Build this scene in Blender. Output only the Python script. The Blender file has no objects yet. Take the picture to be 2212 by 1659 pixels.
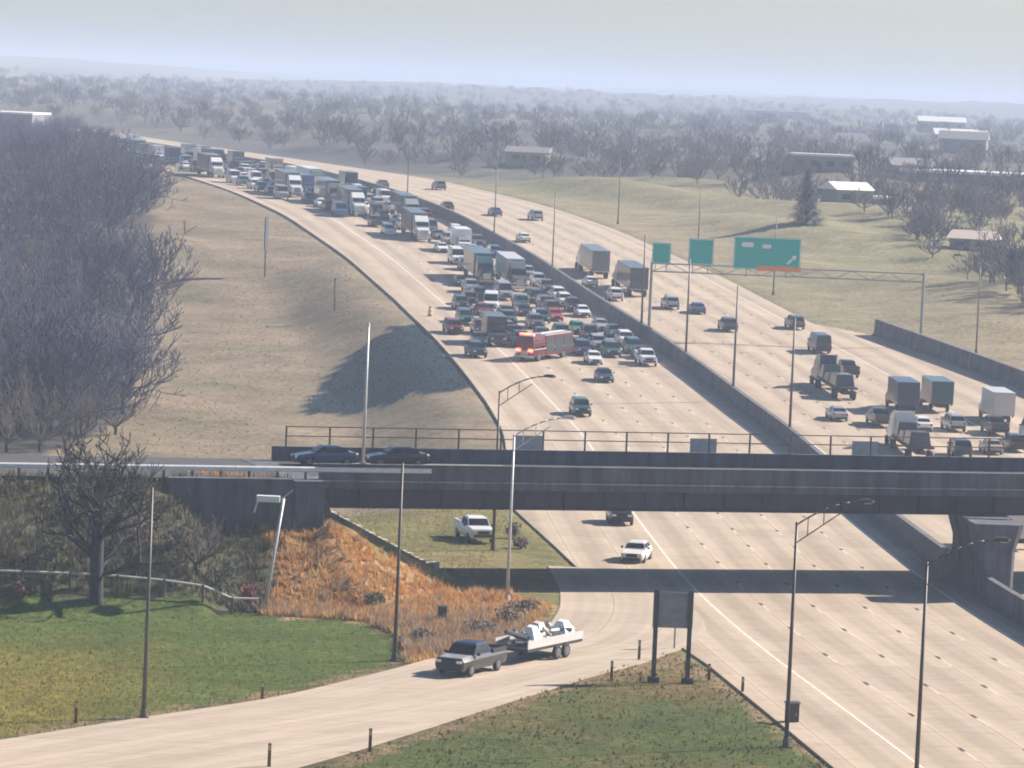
import bpy, bmesh, math, random
import numpy as np
from mathutils import Vector, Matrix
random.seed(7); R=math.radians
scene=bpy.context.scene
# ================= camera =================
CAM_H=35.0; PITCH=math.atan(639.5/9000.0); ROLL=R(2.5)
cam=bpy.data.objects.new('camera',bpy.data.cameras.new('camera')); scene.collection.objects.link(cam)
cam.data.sensor_width=36.0; cam.data.lens=9000.0/2212.0*36.0
cam.data.clip_start=1.0; cam.data.clip_end=30000.0
_u0=Vector((0,math.sin(PITCH),math.cos(PITCH))); _r0=Vector((1,0,0)); _f=Vector((0,math.cos(PITCH),-math.sin(PITCH)))
_r=_r0*math.cos(ROLL)+_u0*math.sin(ROLL); _u=-_r0*math.sin(ROLL)+_u0*math.cos(ROLL)
_m=Matrix((_r,_u,-_f)).transposed().to_4x4(); _m.translation=(0,0,CAM_H); cam.matrix_world=_m
scene.camera=cam
# ================= sky, sun, exposure =================
SUN_EL=R(33); SUN_AZ=R(62)          # azimuth measured from +Y towards +X
w=bpy.data.worlds.new('World'); scene.world=w; w.use_nodes=True
nt=w.node_tree; bg=nt.nodes['Background']; sky=nt.nodes.new('ShaderNodeTexSky')
sky.sky_type='NISHITA'; sky.sun_disc=False; sky.sun_elevation=SUN_EL; sky.sun_rotation=SUN_AZ
sky.air_density=1.0; sky.dust_density=0.6; sky.ozone_density=4.0
nt.links.new(sky.outputs[0],bg.inputs[0]); bg.inputs[1].default_value=0.05
sun=bpy.data.objects.new('sun',bpy.data.lights.new('sun','SUN')); scene.collection.objects.link(sun)
sun.data.energy=5.0; sun.data.angle=R(0.55); sun.data.color=(1.0,0.885,0.77)
_d=Vector((math.sin(SUN_AZ)*math.cos(SUN_EL),math.cos(SUN_AZ)*math.cos(SUN_EL),math.sin(SUN_EL)))
sun.rotation_euler=_d.to_track_quat('Z','Y').to_euler(); sun.location=(0,200,120)
vs=scene.view_settings; vs.view_transform='Standard'; vs.look='None'; vs.exposure=1.1; vs.gamma=1.0; vs.use_curve_mapping=False
cy=scene.cycles; cy.use_denoising=True; cy.max_bounces=5; cy.diffuse_bounces=2; cy.glossy_bounces=2; cy.transmission_bounces=2; cy.volume_bounces=1
cy.transparent_max_bounces=6; cy.sample_clamp_indirect=4.0
try: cy.denoiser='OPENIMAGEDENOISE'
except Exception: pass
cy.pixel_filter_type='BLACKMAN_HARRIS'; cy.filter_width=1.9
HAZE=0.00029
# ---------- the lie of the land (metres; +Y runs away from the camera mast) ----------
_MY=[100,200,235,270,300,350,420,477,516,545,621,693,760,845,930,1080,1280,1480,1900]
_MX=[60,46,41.5,36.8,33.9,31.2,28.4,22.1,17.2,12.8,2.1,-10.5,-25.5,-48,-71,-112,-166,-219,-331]
_ys=np.arange(80,2000,2.0)
def _smooth(a,n):
    k=np.hanning(n*2+1); k/=k.sum()
    p=np.concatenate([np.full(n,a[0])-(np.arange(n,0,-1))*(a[1]-a[0]),a,np.full(n,a[-1])+(np.arange(1,n+1))*(a[-1]-a[-2])])
    return np.convolve(p,k,'valid')
_xs=_smooth(np.interp(_ys,_MY,_MX),14)
_dx=np.gradient(_xs,_ys)
def med(Y): return float(np.interp(Y,_ys,_xs))
def tang(Y):
    s=float(np.interp(Y,_ys,_dx)); L=math.hypot(s,1); return (s/L,1/L)
_py=np.arange(-200,12000,4.0)
_pz=_smooth(np.interp(_py,[-200,420,560,720,820,1200,1800,2600,4500,7000,12000],[0,0,6,13.5,16,17,20,24,29,33,36]),14)
def prof(Y): return float(np.interp(Y,_py,_pz))
def road(off,Y):
    """point off metres to the left of the median at station Y"""
    t=tang(Y); return (med(Y)-off*t[1], Y+off*t[0])
def offL(Y): return float(np.interp(Y,[0,258,275,320,350,450,560,720,900],[25.7,25.7,26.5,29,31,28,27,28.5,28]))
def offR(Y): return float(np.interp(Y,[0,420,484,521,540,552,1000],[44,44,38.5,35,33.5,27.5,27]))
def sst(a,b,x):
    t=min(1,max(0,(x-a)/(b-a))); return t*t*(3-2*t)
# overpass frame: u along the bridge, w across it (0 = near face)
BO=(0.37,290.5); BA=math.atan2(12.8,39.8); BE1=(math.cos(BA),math.sin(BA)); BE2=(-math.sin(BA),math.cos(BA))
def b_uw(X,Y):
    dx,dy=X-BO[0],Y-BO[1]; return dx*BE1[0]+dy*BE1[1], dx*BE2[0]+dy*BE2[1]
def b_xy(u,w): return BO[0]+u*BE1[0]+w*BE2[0], BO[1]+u*BE1[1]+w*BE2[1]
WB=13.6; UL=-14.0; UR=80.0; ZT=7.2
def fill(X,Y):
    u,w=b_uw(X,Y)
    dw=max(0,-0.8-w,w-WB-2.5)
    if u<=UL: z=ZT-dw/2.1-(2.7*sst(UL-12,UL-7,u) if w<-.6 else 0)
    elif u<UR:
        ze=max(5.7-(u-UL)/2.0, 5.7-(UR-u)/2.0); z=ze-max(0,-w,w-WB)/2.1
        if -0.8<=w<=WB+.8: z=ze
    else: z=ZT-dw/2.1
    return z
def wob(X,Y): return .5*math.sin(X*.11+1.3)*math.sin(Y*.083)+.3*math.sin(X*.23+Y*.19)
def ground(X,Y):
    b=prof(Y); off=med(Y)-X
    oL=offL(Y)+1; oR=offR(Y)+1
    z=b
    if off>oL:
        e=off-oL
        d1=sst(2,15,e)*3.2*sst(325,370,Y)*(1-sst(560,640,Y))
        z=b-d1+sst(45,140,e)*min(9,(Y-300)*.02 if Y>300 else 0)+wob(X,Y)*sst(4,25,e)*min(3,max(0,(Y-310)/200))*.7
    elif off<-oR:
        e=-off-oR
        z=b+sst(3,30,e)*1.5+wob(X*.5,Y*.5)*sst(4,25,e)*min(4,max(0,(Y-310)/150))
    else: z=b-.35*min(1,min(oL-off,off+oR)/2+.0) if -oR<off<oL else b
    if Y>1000:
        k=sst(1000,3000,Y)
        if off>oL or off<-oR: z+=k*(7*math.sin(X*.0021+.4)*math.sin(Y*.0016)+4*math.sin(X*.006+Y*.002))*min(1,(abs(off)-30)/150)
    return max(z,fill(X,Y)-.0)
# ================= helpers =================
C=scene.collection
def mat(name,col,rough=.8,metal=0.0,noise=None,bump=0.0,scale=8.0,spec=None,emit=None,col2=None,lo=.35,hi=.65,detail=5.0,coord='Object'):
    m=bpy.data.materials.new(name); m.use_nodes=True; t=m.node_tree; p=t.nodes['Principled BSDF']
    p.inputs['Base Color'].default_value=(*col,1); p.inputs['Roughness'].default_value=rough; p.inputs['Metallic'].default_value=metal
    if spec is not None: p.inputs['Specular IOR Level'].default_value=spec
    if emit: p.inputs['Emission Color'].default_value=(*emit[:3],1); p.inputs['Emission Strength'].default_value=emit[3]
    if col2 is not None or bump:
        tc=t.nodes.new('ShaderNodeTexCoord'); n=t.nodes.new('ShaderNodeTexNoise'); n.inputs['Scale'].default_value=scale; n.inputs['Detail'].default_value=detail
        t.links.new(tc.outputs[coord],n.inputs['Vector'])
        if col2 is not None:
            r=t.nodes.new('ShaderNodeValToRGB'); r.color_ramp.elements[0].position=lo; r.color_ramp.elements[1].position=hi
            r.color_ramp.elements[0].color=(*col,1); r.color_ramp.elements[1].color=(*col2,1)
            t.links.new(n.outputs['Fac'],r.inputs['Fac']); t.links.new(r.outputs['Color'],p.inputs['Base Color'])
        if bump:
            b=t.nodes.new('ShaderNodeBump'); b.inputs['Strength'].default_value=bump; t.links.new(n.outputs['Fac'],b.inputs['Height']); t.links.new(b.outputs['Normal'],p.inputs['Normal'])
    return m
class MB:
    def __init__(s): s.v=[]; s.f=[]; s.uv=None
    def quad(s,a,b,c,d): n=len(s.v); s.v+=[a,b,c,d]; s.f.append((n,n+1,n+2,n+3)); return s
    def poly(s,p): n=len(s.v); s.v+=list(p); s.f.append(tuple(range(n,n+len(p)))); return s
    def hexa(s,b,t):
        n=len(s.v); s.v+=list(b)+list(t); k=len(b)
        s.f.append(tuple(n+i for i in reversed(range(k)))); s.f.append(tuple(n+k+i for i in range(k)))
        for i in range(k): j=(i+1)%k; s.f.append((n+i,n+j,n+k+j,n+k+i))
        return s
    def box(s,x0,x1,y0,y1,z0,z1,M=None):
        b=[(x0,y0,z0),(x1,y0,z0),(x1,y1,z0),(x0,y1,z0)]; t=[(x0,y0,z1),(x1,y0,z1),(x1,y1,z1),(x0,y1,z1)]
        if M: b=[M(*p) for p in b]; t=[M(*p) for p in t]
        return s.hexa(b,t)
    def loft(s,secs):
        n0=len(s.v); k=len(secs[0])
        for q in secs: s.v+=list(q)
        for i in range(len(secs)-1):
            for j in range(k):
                a=n0+i*k+j; b=n0+i*k+(j+1)%k; s.f.append((a,b,b+k,a+k))
        s.f.append(tuple(n0+j for j in reversed(range(k)))); m=n0+(len(secs)-1)*k; s.f.append(tuple(m+j for j in range(k)))
        return s
    def tube(s,p0,p1,r0,r1=None,n=6,cap=True):
        r1=r0 if r1 is None else r1; p0=Vector(p0); p1=Vector(p1); d=p1-p0
        if d.length<1e-6: return s
        d.normalize(); a=d.orthogonal().normalized(); b=d.cross(a); k=len(s.v)
        for p,r in ((p0,r0),(p1,r1)):
            for i in range(n):
                t=2*math.pi*i/n; s.v.append(tuple(p+(a*math.cos(t)+b*math.sin(t))*r))
        for i in range(n): j=(i+1)%n; s.f.append((k+i,k+j,k+n+j,k+n+i))
        if cap: s.f.append(tuple(k+i for i in reversed(range(n)))); s.f.append(tuple(k+n+i for i in range(n)))
        return s
    def mesh(s,name,m,smooth=False):
        me=bpy.data.meshes.new(name); me.from_pydata([tuple(p) for p in s.v],[],s.f); me.update()
        if m: me.materials.append(m)
        if smooth: me.polygons.foreach_set('use_smooth',[True]*len(me.polygons))
        return me
    def build(s,name,m,parent=None,loc=None,smooth=False): return link(name,s.mesh(name,m,smooth),parent,loc)
def link(name,me,parent=None,loc=None):
    o=bpy.data.objects.new(name,me); C.objects.link(o)
    if parent: o.parent=parent
    if loc: o.location=loc
    return o
def tag(o,label=None,cat=None,group=None,kind=None):
    for k,v in (('label',label),('category',cat),('group',group),('kind',kind)):
        if v: o[k]=v
    return o
def empty(name,loc,rz=0.0):
    o=bpy.data.objects.new(name,None); C.objects.link(o); o.location=loc; o.rotation_euler=(0,0,rz); o.empty_display_size=.3; return o
def copy_tree(o,parent=None):
    c=o.copy(); C.objects.link(c); c.parent=parent
    for ch in list(o.children): copy_tree(ch,c)
    return c
def inpoly(x,y,P):
    r=False; n=len(P); j=n-1
    for i in range(n):
        xi,yi=P[i]; xj,yj=P[j]
        if (yi>y)!=(yj>y) and x<(xj-xi)*(y-yi)/(yj-yi)+xi: r=not r
        j=i
    return r
# ================= terrain =================
POLY={
 'lawn':[(-60,258),(-32,266),(-24,268.5),(-16,270),(-9,269),(-6.5,262),(-5.6,250),(-12.5,234),(-19.5,224.5),(-26,214),(-60,170)],
 'brush':[(-24,291),(-23,288),(-17,283.5),(-15,279),(-16,270),(-9,269),(-6.5,262),(-5.6,250),(-3.2,254),(0.6,260),(2.2,268),(3.3,280),(0.5,287),(-3,287.5),(-12.8,284.3)],
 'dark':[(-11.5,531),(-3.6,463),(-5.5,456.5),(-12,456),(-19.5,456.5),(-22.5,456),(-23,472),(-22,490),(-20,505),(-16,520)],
 'gore':[(10.6,261),(13,253),(16.3,232),(18.8,217),(23,185),(-20,185),(-6.6,217),(.6,236),(6.2,250)],
 'woods':[(-47,400),(-41,446),(-48,545),(-62,705),(-128,1190),(-520,1500),(-420,400)],
}
_UE=np.array([(3.9,280),(3.0,270),(0.9,261.5),(-3.6,254.5),(-6.0,248.2),(-12.5,233.8),(-19.5,224.2),(-27,213),(-40,193)]); _LE=np.array([(11.2,261.6),(8.6,254.2),(6.2,249.5),(.6,236),(-3.4,226),(-7.6,215.5),(-17,195)]); _GE=np.array([(10.6,261),(13,253),(16.3,232),(18.8,217),(21,200)])
def EDGED(X,Y):
    o=[]
    for L in (_UE,_LE,_GE):
        a=L[:-1]; d=L[1:]-a; p=np.array((X,Y))-a; t=np.clip((p*d).sum(1)/(d*d).sum(1),0,1)[:,None]; o.append(float(np.sqrt((((p-d*t))**2).sum(1)).min()))
    return o
def zone_col(X,Y,z):
    n=math.sin(X*.9+math.sin(Y*.7)*2)*math.sin(Y*.8+X*.3); n2=math.sin(X*.21+2.1)*math.sin(Y*.17+X*.05)
    jx=X+.5*math.sin(Y*1.7+X)+.3*math.sin(Y*3.1); jy=Y+1.2*math.sin(X*1.3)+.6*math.sin(X*2.9+Y)
    u,wv=b_uw(X,Y)
    if 195<Y<275 and -45<X<20:
        dd=min(EDGED(X,Y)); 
        if dd<1.3+.7*n and (inpoly(X,Y,POLY['gore']) or inpoly(jx,jy,POLY['lawn'])): return (.20,.145,.085)
    if inpoly(X,Y,POLY['gore']):
        k=max(0,min(1,(n2+n*.5)*.6+.1+ .5*sst(228,258,Y)*(1 if X<9 else .2))); g=(.070,.092,.028); d=(.17,.115,.055)
        return tuple(a+(b-a)*k for a,b in zip(g,d))
    if inpoly(jx,jy,POLY['lawn']):
        k=sst(-12,-30,X)*.75*sst(262,235,Y)+.15*n; k=max(0,min(1,k)); g=(.068,.102,.026); d=(.22,.165,.035)
        return tuple(a+(b-a)*k for a,b in zip(g,d))
    if inpoly(jx,jy,POLY['brush']):
        k=max(0,min(1,.5+.5*n)); return tuple(a+(b-a)*k for a,b in zip((.30,.17,.070),(.33,.25,.14)))
    if inpoly(jx,jy+1.5*n,POLY['dark']): return (.009,.026,.036)  # whole bank polygon gets one dark blue green
    if Y<345 and u<UL+2 and wv<16: return (.085,.082,.045) if wv<-.5 else (.13,.12,.09)
    if Y<345: 
        k=max(0,min(1,.5+.4*n+.3*n2)); return tuple(a+(b-a)*k for a,b in zip((.12,.125,.045),(.20,.17,.08)))
    if inpoly(X,Y,POLY['woods']): return (.085,.075,.07)
    off=med(min(Y,1900))-X
    if off>0:
        k=max(0,min(1,.5+.45*n2+.15*n)); return tuple(a+(b-a)*k for a,b in zip((.165,.145,.095),(.235,.185,.13)))
    k=max(0,min(1,.5+.5*math.sin(X*.05+1)*math.sin(Y*.021))); c=tuple(a+(b-a)*k for a,b in zip((.20,.19,.105),(.25,.21,.135)))
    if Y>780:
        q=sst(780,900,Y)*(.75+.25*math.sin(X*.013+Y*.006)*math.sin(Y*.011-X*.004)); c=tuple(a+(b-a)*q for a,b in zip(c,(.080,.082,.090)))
    return c
def axis(segs):
    out=[segs[0][0]]
    for a,b,s0,s1 in segs:
        x=a
        while x<b-1e-6:
            t=(x-a)/(b-a); x=min(b,x+s0+(s1-s0)*t); out.append(x)
    return out
gx=[-x for x in reversed(axis([(40,80,.9,3),(80,400,3,24),(400,4200,24,300)]))]+axis([(-40,40,.9,.9)])[1:-1]+axis([(40,80,.9,3),(80,400,3,24),(400,4200,24,300)])
gy=axis([(60,190,6,1.2),(190,330,.9,.9),(330,760,1.8,3),(760,1500,4,12),(1500,11000,12,420)])
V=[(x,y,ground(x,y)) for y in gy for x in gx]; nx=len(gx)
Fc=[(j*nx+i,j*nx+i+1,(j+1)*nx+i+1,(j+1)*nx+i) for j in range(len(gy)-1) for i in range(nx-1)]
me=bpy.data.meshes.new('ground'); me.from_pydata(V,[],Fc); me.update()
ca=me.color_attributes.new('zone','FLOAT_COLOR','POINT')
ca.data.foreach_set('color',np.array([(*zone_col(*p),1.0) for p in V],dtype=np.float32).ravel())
me.polygons.foreach_set('use_smooth',[True]*len(me.polygons))
def ground_mat():
    m=bpy.data.materials.new('ground_cover'); m.use_nodes=True; t=m.node_tree; p=t.nodes['Principled BSDF']; p.inputs['Roughness'].default_value=.95; p.inputs['Specular IOR Level'].default_value=.1
    a=t.nodes.new('ShaderNodeVertexColor'); a.layer_name='zone'; tc=t.nodes.new('ShaderNodeTexCoord')
    fac=[]
    for sc,lo,hi in ((1.6,.55,1.5),(.16,.72,1.28)):
        n=t.nodes.new('ShaderNodeTexNoise'); n.inputs['Scale'].default_value=sc; n.inputs['Detail'].default_value=7; n.inputs['Roughness'].default_value=.68
        t.links.new(tc.outputs['Object'],n.inputs['Vector'])
        mr=t.nodes.new('ShaderNodeMapRange'); mr.inputs['From Min'].default_value=.3; mr.inputs['From Max'].default_value=.7; mr.inputs['To Min'].default_value=lo; mr.inputs['To Max'].default_value=hi
        t.links.new(n.outputs['Fac'],mr.inputs['Value']); fac.append((n,mr))
    mul=t.nodes.new('ShaderNodeMath'); mul.operation='MULTIPLY'; t.links.new(fac[0][1].outputs[0],mul.inputs[0]); t.links.new(fac[1][1].outputs[0],mul.inputs[1])
    vm=t.nodes.new('ShaderNodeVectorMath'); vm.operation='SCALE'; t.links.new(a.outputs['Color'],vm.inputs[0]); t.links.new(mul.outputs[0],vm.inputs['Scale'])
    t.links.new(vm.outputs[0],p.inputs['Base Color'])
    b=t.nodes.new('ShaderNodeBump'); b.inputs['Strength'].default_value=.7; b.inputs['Distance'].default_value=.25; t.links.new(fac[0][0].outputs['Fac'],b.inputs['Height']); t.links.new(b.outputs['Normal'],p.inputs['Normal'])
    return m
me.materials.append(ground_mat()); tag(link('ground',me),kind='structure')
# ================= roads =================
def concrete_road(name,c0,c1,lane0=2.5,wear=.82):
    m=bpy.data.materials.new(name); m.use_nodes=True; t=m.node_tree; p=t.nodes['Principled BSDF']; p.inputs['Roughness'].default_value=.85; p.inputs['Specular IOR Level'].default_value=.25
    uv=t.nodes.new('ShaderNodeUVMap'); uv.uv_map='metres'; sep=t.nodes.new('ShaderNodeSeparateXYZ'); t.links.new(uv.outputs[0],sep.inputs[0])
    def math_(op,a,b=None):
        n=t.nodes.new('ShaderNodeMath'); n.operation=op
        for i,q in enumerate((a,b)):
            if q is None: continue
            if isinstance(q,(int,float)): n.inputs[i].default_value=q
            else: t.links.new(q,n.inputs[i])
        return n.outputs[0]
    mp=t.nodes.new('ShaderNodeMapping'); mp.inputs['Scale'].default_value=(.55,.035,1); t.links.new(uv.outputs[0],mp.inputs[0])
    n=t.nodes.new('ShaderNodeTexNoise'); n.inputs['Scale'].default_value=1.0; n.inputs['Detail'].default_value=6; n.inputs['Roughness'].default_value=.62; t.links.new(mp.outputs[0],n.inputs['Vector'])
    n2=t.nodes.new('ShaderNodeTexNoise'); n2.inputs['Scale'].default_value=.9; n2.inputs['Detail'].default_value=6; t.links.new(uv.outputs[0],n2.inputs['Vector'])
    r=t.nodes.new('ShaderNodeValToRGB'); r.color_ramp.elements[0].position=.3; r.color_ramp.elements[1].position=.7; r.color_ramp.elements[0].color=(*c0,1); r.color_ramp.elements[1].color=(*c1,1)
    t.links.new(math_('ADD',math_('MULTIPLY',n.outputs['Fac'],.65),math_('MULTIPLY',n2.outputs['Fac'],.35)),r.inputs['Fac'])
    # tyre-polished band in the middle of each lane
    fr=math_('FRACT',math_('DIVIDE',math_('SUBTRACT',sep.outputs[0],lane0),3.66)); band=math_('SINE',math_('MULTIPLY',fr,math.pi)); band=math_('MULTIPLY',band,band)
    w1=math_('SUBTRACT',1.0,math_('MULTIPLY',band,1-wear))
    # sawn joints every 5 m across and between lanes
    j=math_('LESS_THAN',math_('FRACT',math_('DIVIDE',sep.outputs[1],5.2)),.016); j2=math_('LESS_THAN',fr,.022); jj=math_('MAXIMUM',j,j2)
    w2=math_('SUBTRACT',1.0,math_('MULTIPLY',jj,.38))
    cb=t.nodes.new('ShaderNodeCombineXYZ'); t.links.new(math_('FLOOR',math_('DIVIDE',math_('SUBTRACT',sep.outputs[0],lane0),3.66)),cb.inputs[0]); t.links.new(math_('FLOOR',math_('DIVIDE',sep.outputs[1],5.2)),cb.inputs[1])
    wn=t.nodes.new('ShaderNodeTexWhiteNoise'); wn.noise_dimensions='2D'; t.links.new(cb.outputs[0],wn.inputs['Vector']); w2=math_('MULTIPLY',w2,math_('ADD',.93,math_('MULTIPLY',wn.outputs['Value'],.13)))
    # two wheel tracks and an oil line in each lane
    trk=math_('SINE',math_('MULTIPLY',fr,math.pi*4)); trk=math_('MULTIPLY',trk,trk); w2=math_('MULTIPLY',w2,math_('SUBTRACT',1.0,math_('MULTIPLY',trk,math_('MULTIPLY',n.outputs['Fac'],.14))))
    vm=t.nodes.new('ShaderNodeVectorMath'); vm.operation='SCALE'; t.links.new(r.outputs['Color'],vm.inputs[0]); t.links.new(math_('MULTIPLY',w1,w2),vm.inputs['Scale'])
    t.links.new(vm.outputs[0],p.inputs['Base Color'])
    return m
CONC=concrete_road('road_concrete',(.38,.300,.222),(.54,.452,.352),2.5,.78)
CONC2=concrete_road('ramp_concrete',(.38,.305,.232),(.52,.44,.350),0.0,.9)
WHITE=mat('white_road_paint',(.74,.72,.66),.7,col2=(.55,.52,.47),scale=2)
DARKPAINT=mat('black_contrast_paint',(.06,.055,.05),.8)
def ribbon(name,y0,y1,a,b,dz,m,step=4.0,na=10,skirt=.5):
    mb=MB(); U=[]; ys=list(np.arange(y0,y1+.1,step)); rows=[]
    for Y in ys:
        oa=a(Y) if callable(a) else a; ob=b(Y) if callable(b) else b; row=[]
        for k in range(na+1):
            o=oa+(ob-oa)*k/na; X,Yy=road(o,Y); row.append(len(mb.v)); mb.v.append((X,Yy,prof(Y)+dz)); U.append((o,Y))
        if skirt:
            for k,o in ((0,oa),(na,ob)):
                X,Yy=road(o,Y); row.append(len(mb.v)); mb.v.append((X,Yy,prof(Y)+dz-skirt)); U.append((o,Y))
        rows.append(row)
    for p,q in zip(rows,rows[1:]):
        for k in range(na): mb.f.append((p[k+1],p[k],q[k],q[k+1]))
        if skirt: mb.f.append((p[0],p[na+1],q[na+1],q[0])); mb.f.append((p[na+2],p[na],q[na],q[na+2]))
    me=mb.mesh(name,m); uvl=me.uv_layers.new(name='metres')
    for l in me.loops: uvl.data[l.index].uv=U[l.vertex_index]
    return tag(link(name,me),kind='structure')
ribbon('road_toward',150,1500,0.0,offL,.03,CONC)
ribbon('road_away',150,1500,lambda Y:-offR(Y),0.0,.03,CONC,na=12)
# exit ramp
UPE=[(3.2,305),(4.0,290),(3.9,280),(3.0,270),(0.9,261.5),(-3.6,254.5),(-6.0,248.2),(-12.5,233.8),(-19.5,224.2),(-27,213),(-40,193),(-52,172)]
LOE=[(10.5,305),(12,290),(13.5,280),(13.5,270),(11.2,261.6),(8.6,254.2),(6.2,249.5),(.6,236),(-3.4,226),(-7.6,215.5),(-17,195),(-28,170)]
def resamp(P,n):
    P=np.array(P,float); t=np.linspace(0,1,len(P)); tt=np.linspace(0,1,n); q=np.stack([np.interp(tt,t,P[:,i]) for i in range(2)],1)
    k=np.array([1,2,3,2,1.])/9; 
    for i in range(2): q[2:-2,i]=np.convolve(q[:,i],k,'valid')
    return q
def strip(name,A,B,z,m,n=60,na=6,skirt=.4):
    A=resamp(A,n); B=resamp(B,n); mb=MB(); U=[]; w_=na+1
    mid=(A+B)/2; s=np.concatenate([[0],np.cumsum(np.hypot(*np.diff(mid,axis=0).T))])
    for i in range(n):
        for k in range(w_):
            p=A[i]+(B[i]-A[i])*k/na; mb.v.append((p[0],p[1],z)); U.append((k/na*float(np.hypot(*(B[i]-A[i]))),s[i]))
        for p,k in ((A[i],0),(B[i],na)): mb.v.append((p[0],p[1],z-skirt)); U.append((k,s[i]))
    W=w_+2
    for i in range(n-1):
        for k in range(na): a=i*W+k; mb.f.append((a+1,a,a+W,a+W+1))
        mb.f.append((i*W,i*W+w_,(i+1)*W+w_,(i+1)*W)); mb.f.append((i*W+w_+1,i*W+na,(i+1)*W+na,(i+1)*W+w_+1))
    me=mb.mesh(name,m); uvl=me.uv_layers.new(name='metres')
    for l in me.loops: uvl.data[l.index].uv=U[l.vertex_index]
    return tag(link(name,me),kind='structure')
strip('exit_ramp',UPE,LOE,.045,CONC2)
# painted markings
def line_mesh(name,offs,y0,y1,wd,m,dash=None,dz=.04):
    mb=MB()
    Y=y0
    while Y<y1:
        L=dash[0] if dash else 6.0; Y2=min(Y+L,y1)
        for o in offs:
            oo=o if not callable(o) else None
            A=[road((oo if oo is not None else o(q))+e,q) for q in (Y,Y2) for e in (-wd/2,wd/2)]; za,zb=prof(Y)+dz,prof(Y2)+dz
            mb.quad((*A[1],za),(*A[0],za),(*A[2],zb),(*A[3],zb))
        Y=Y2+(dash[1] if dash else 0)
    return tag(mb.build(name,m),kind='structure')
line_mesh('edge_line',[2.5,20.8,-2.6,lambda Y:-24.2],150,1000,.17,WHITE)
WORN=mat('worn_road_paint',(.62,.55,.46),.8,col2=(.5,.43,.35),scale=1.5)
line_mesh('lane_line',[6.16,9.82,13.48,17.14,-6.3,-9.95,-13.6,-17.3,-20.9],151,900,.15,WORN,(3.05,9.15))
line_mesh('lane_line_contrast',[6.16,9.82,13.48,17.14,-6.3,-9.95,-13.6,-17.3,-20.9],154.05,700,.24,DARKPAINT,(1.3,10.9))
# ================= barriers =================
BARC=mat('barrier_concrete',(.135,.135,.145),.9,col2=(.095,.095,.105),scale=.8,bump=.15)
def barrier(name,off,y0,y1,h,label):
    prof_=[(-.55,0),(-.55,.1),(-.34,.4),(-.24,h),(.24,h),(.34,.4),(.55,.1),(.55,0)]
    mb=MB(); secs=[]
    for Y in np.arange(y0,y1,4.0):
        o=off(Y) if callable(off) else off; secs.append([(*road(o-a,Y),prof(Y)+.02+z) for a,z in prof_])
    mb.loft(secs); return tag(mb.build(name,BARC),label,'barrier')
barrier('median_barrier',0.0,150,1200,1.75,'long grey concrete barrier dividing the two carriageways')
barrier('roadside_barrier',lambda Y:-offR(Y)+.6,380,537,2.1,'dark concrete barrier along the far right side of the merging ramp')
# ================= overpass =================
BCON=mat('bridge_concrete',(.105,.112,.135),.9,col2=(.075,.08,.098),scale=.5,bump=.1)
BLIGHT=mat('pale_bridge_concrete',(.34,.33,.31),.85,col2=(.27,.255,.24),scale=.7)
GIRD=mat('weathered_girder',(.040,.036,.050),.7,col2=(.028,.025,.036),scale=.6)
def streaked(m,amount=.45):
    t=m.node_tree; p=t.nodes['Principled BSDF']; src=p.inputs['Base Color'].links[0].from_socket
    tc=t.nodes.new('ShaderNodeTexCoord'); mp=t.nodes.new('ShaderNodeMapping'); mp.inputs['Scale'].default_value=(1.3,1.3,.16); n=t.nodes.new('ShaderNodeTexNoise'); n.inputs['Scale'].default_value=1.0; n.inputs['Detail'].default_value=7; n.inputs['Roughness'].default_value=.7
    t.links.new(tc.outputs['Object'],mp.inputs[0]); t.links.new(mp.outputs[0],n.inputs['Vector']); mr=t.nodes.new('ShaderNodeMapRange'); mr.inputs['From Min'].default_value=.32; mr.inputs['From Max'].default_value=.68; mr.inputs['To Min'].default_value=1-amount; mr.inputs['To Max'].default_value=1+amount*.7
    t.links.new(n.outputs['Fac'],mr.inputs['Value']); vm=t.nodes.new('ShaderNodeVectorMath'); vm.operation='SCALE'; t.links.new(src,vm.inputs[0]); t.links.new(mr.outputs[0],vm.inputs['Scale']); t.links.new(vm.outputs[0],p.inputs['Base Color'])
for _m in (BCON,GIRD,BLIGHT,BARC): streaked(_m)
ASPH=mat('asphalt',(.045,.047,.05),.9,col2=(.065,.066,.066),scale=.7,bump=.1)
STEEL=mat('galvanised_steel',(.42,.43,.44),.5,.35,col2=(.34,.35,.36),scale=3)
RAILM=mat('brown_rail_paint',(.14,.115,.095),.6)
def BM_(u,w,z): x,y=b_xy(u,w); return (x,y,z)
br=empty('overpass_bridge',(0,0,0)); tag(br,'grey road overpass crossing above both carriageways, with railing on its far side','bridge')
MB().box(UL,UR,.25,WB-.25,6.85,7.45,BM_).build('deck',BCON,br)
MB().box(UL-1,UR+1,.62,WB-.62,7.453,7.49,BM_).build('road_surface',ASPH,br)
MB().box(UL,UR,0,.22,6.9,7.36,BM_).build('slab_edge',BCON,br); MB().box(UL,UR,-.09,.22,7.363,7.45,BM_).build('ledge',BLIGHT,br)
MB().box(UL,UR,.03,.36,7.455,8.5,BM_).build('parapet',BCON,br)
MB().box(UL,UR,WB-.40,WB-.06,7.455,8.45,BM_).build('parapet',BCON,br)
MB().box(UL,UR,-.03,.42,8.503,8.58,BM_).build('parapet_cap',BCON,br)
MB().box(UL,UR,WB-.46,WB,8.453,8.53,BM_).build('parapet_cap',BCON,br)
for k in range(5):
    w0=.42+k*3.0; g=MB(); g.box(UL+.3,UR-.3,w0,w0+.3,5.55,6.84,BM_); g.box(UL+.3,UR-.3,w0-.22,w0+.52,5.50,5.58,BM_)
    g.build('girder',GIRD,br)
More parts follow.
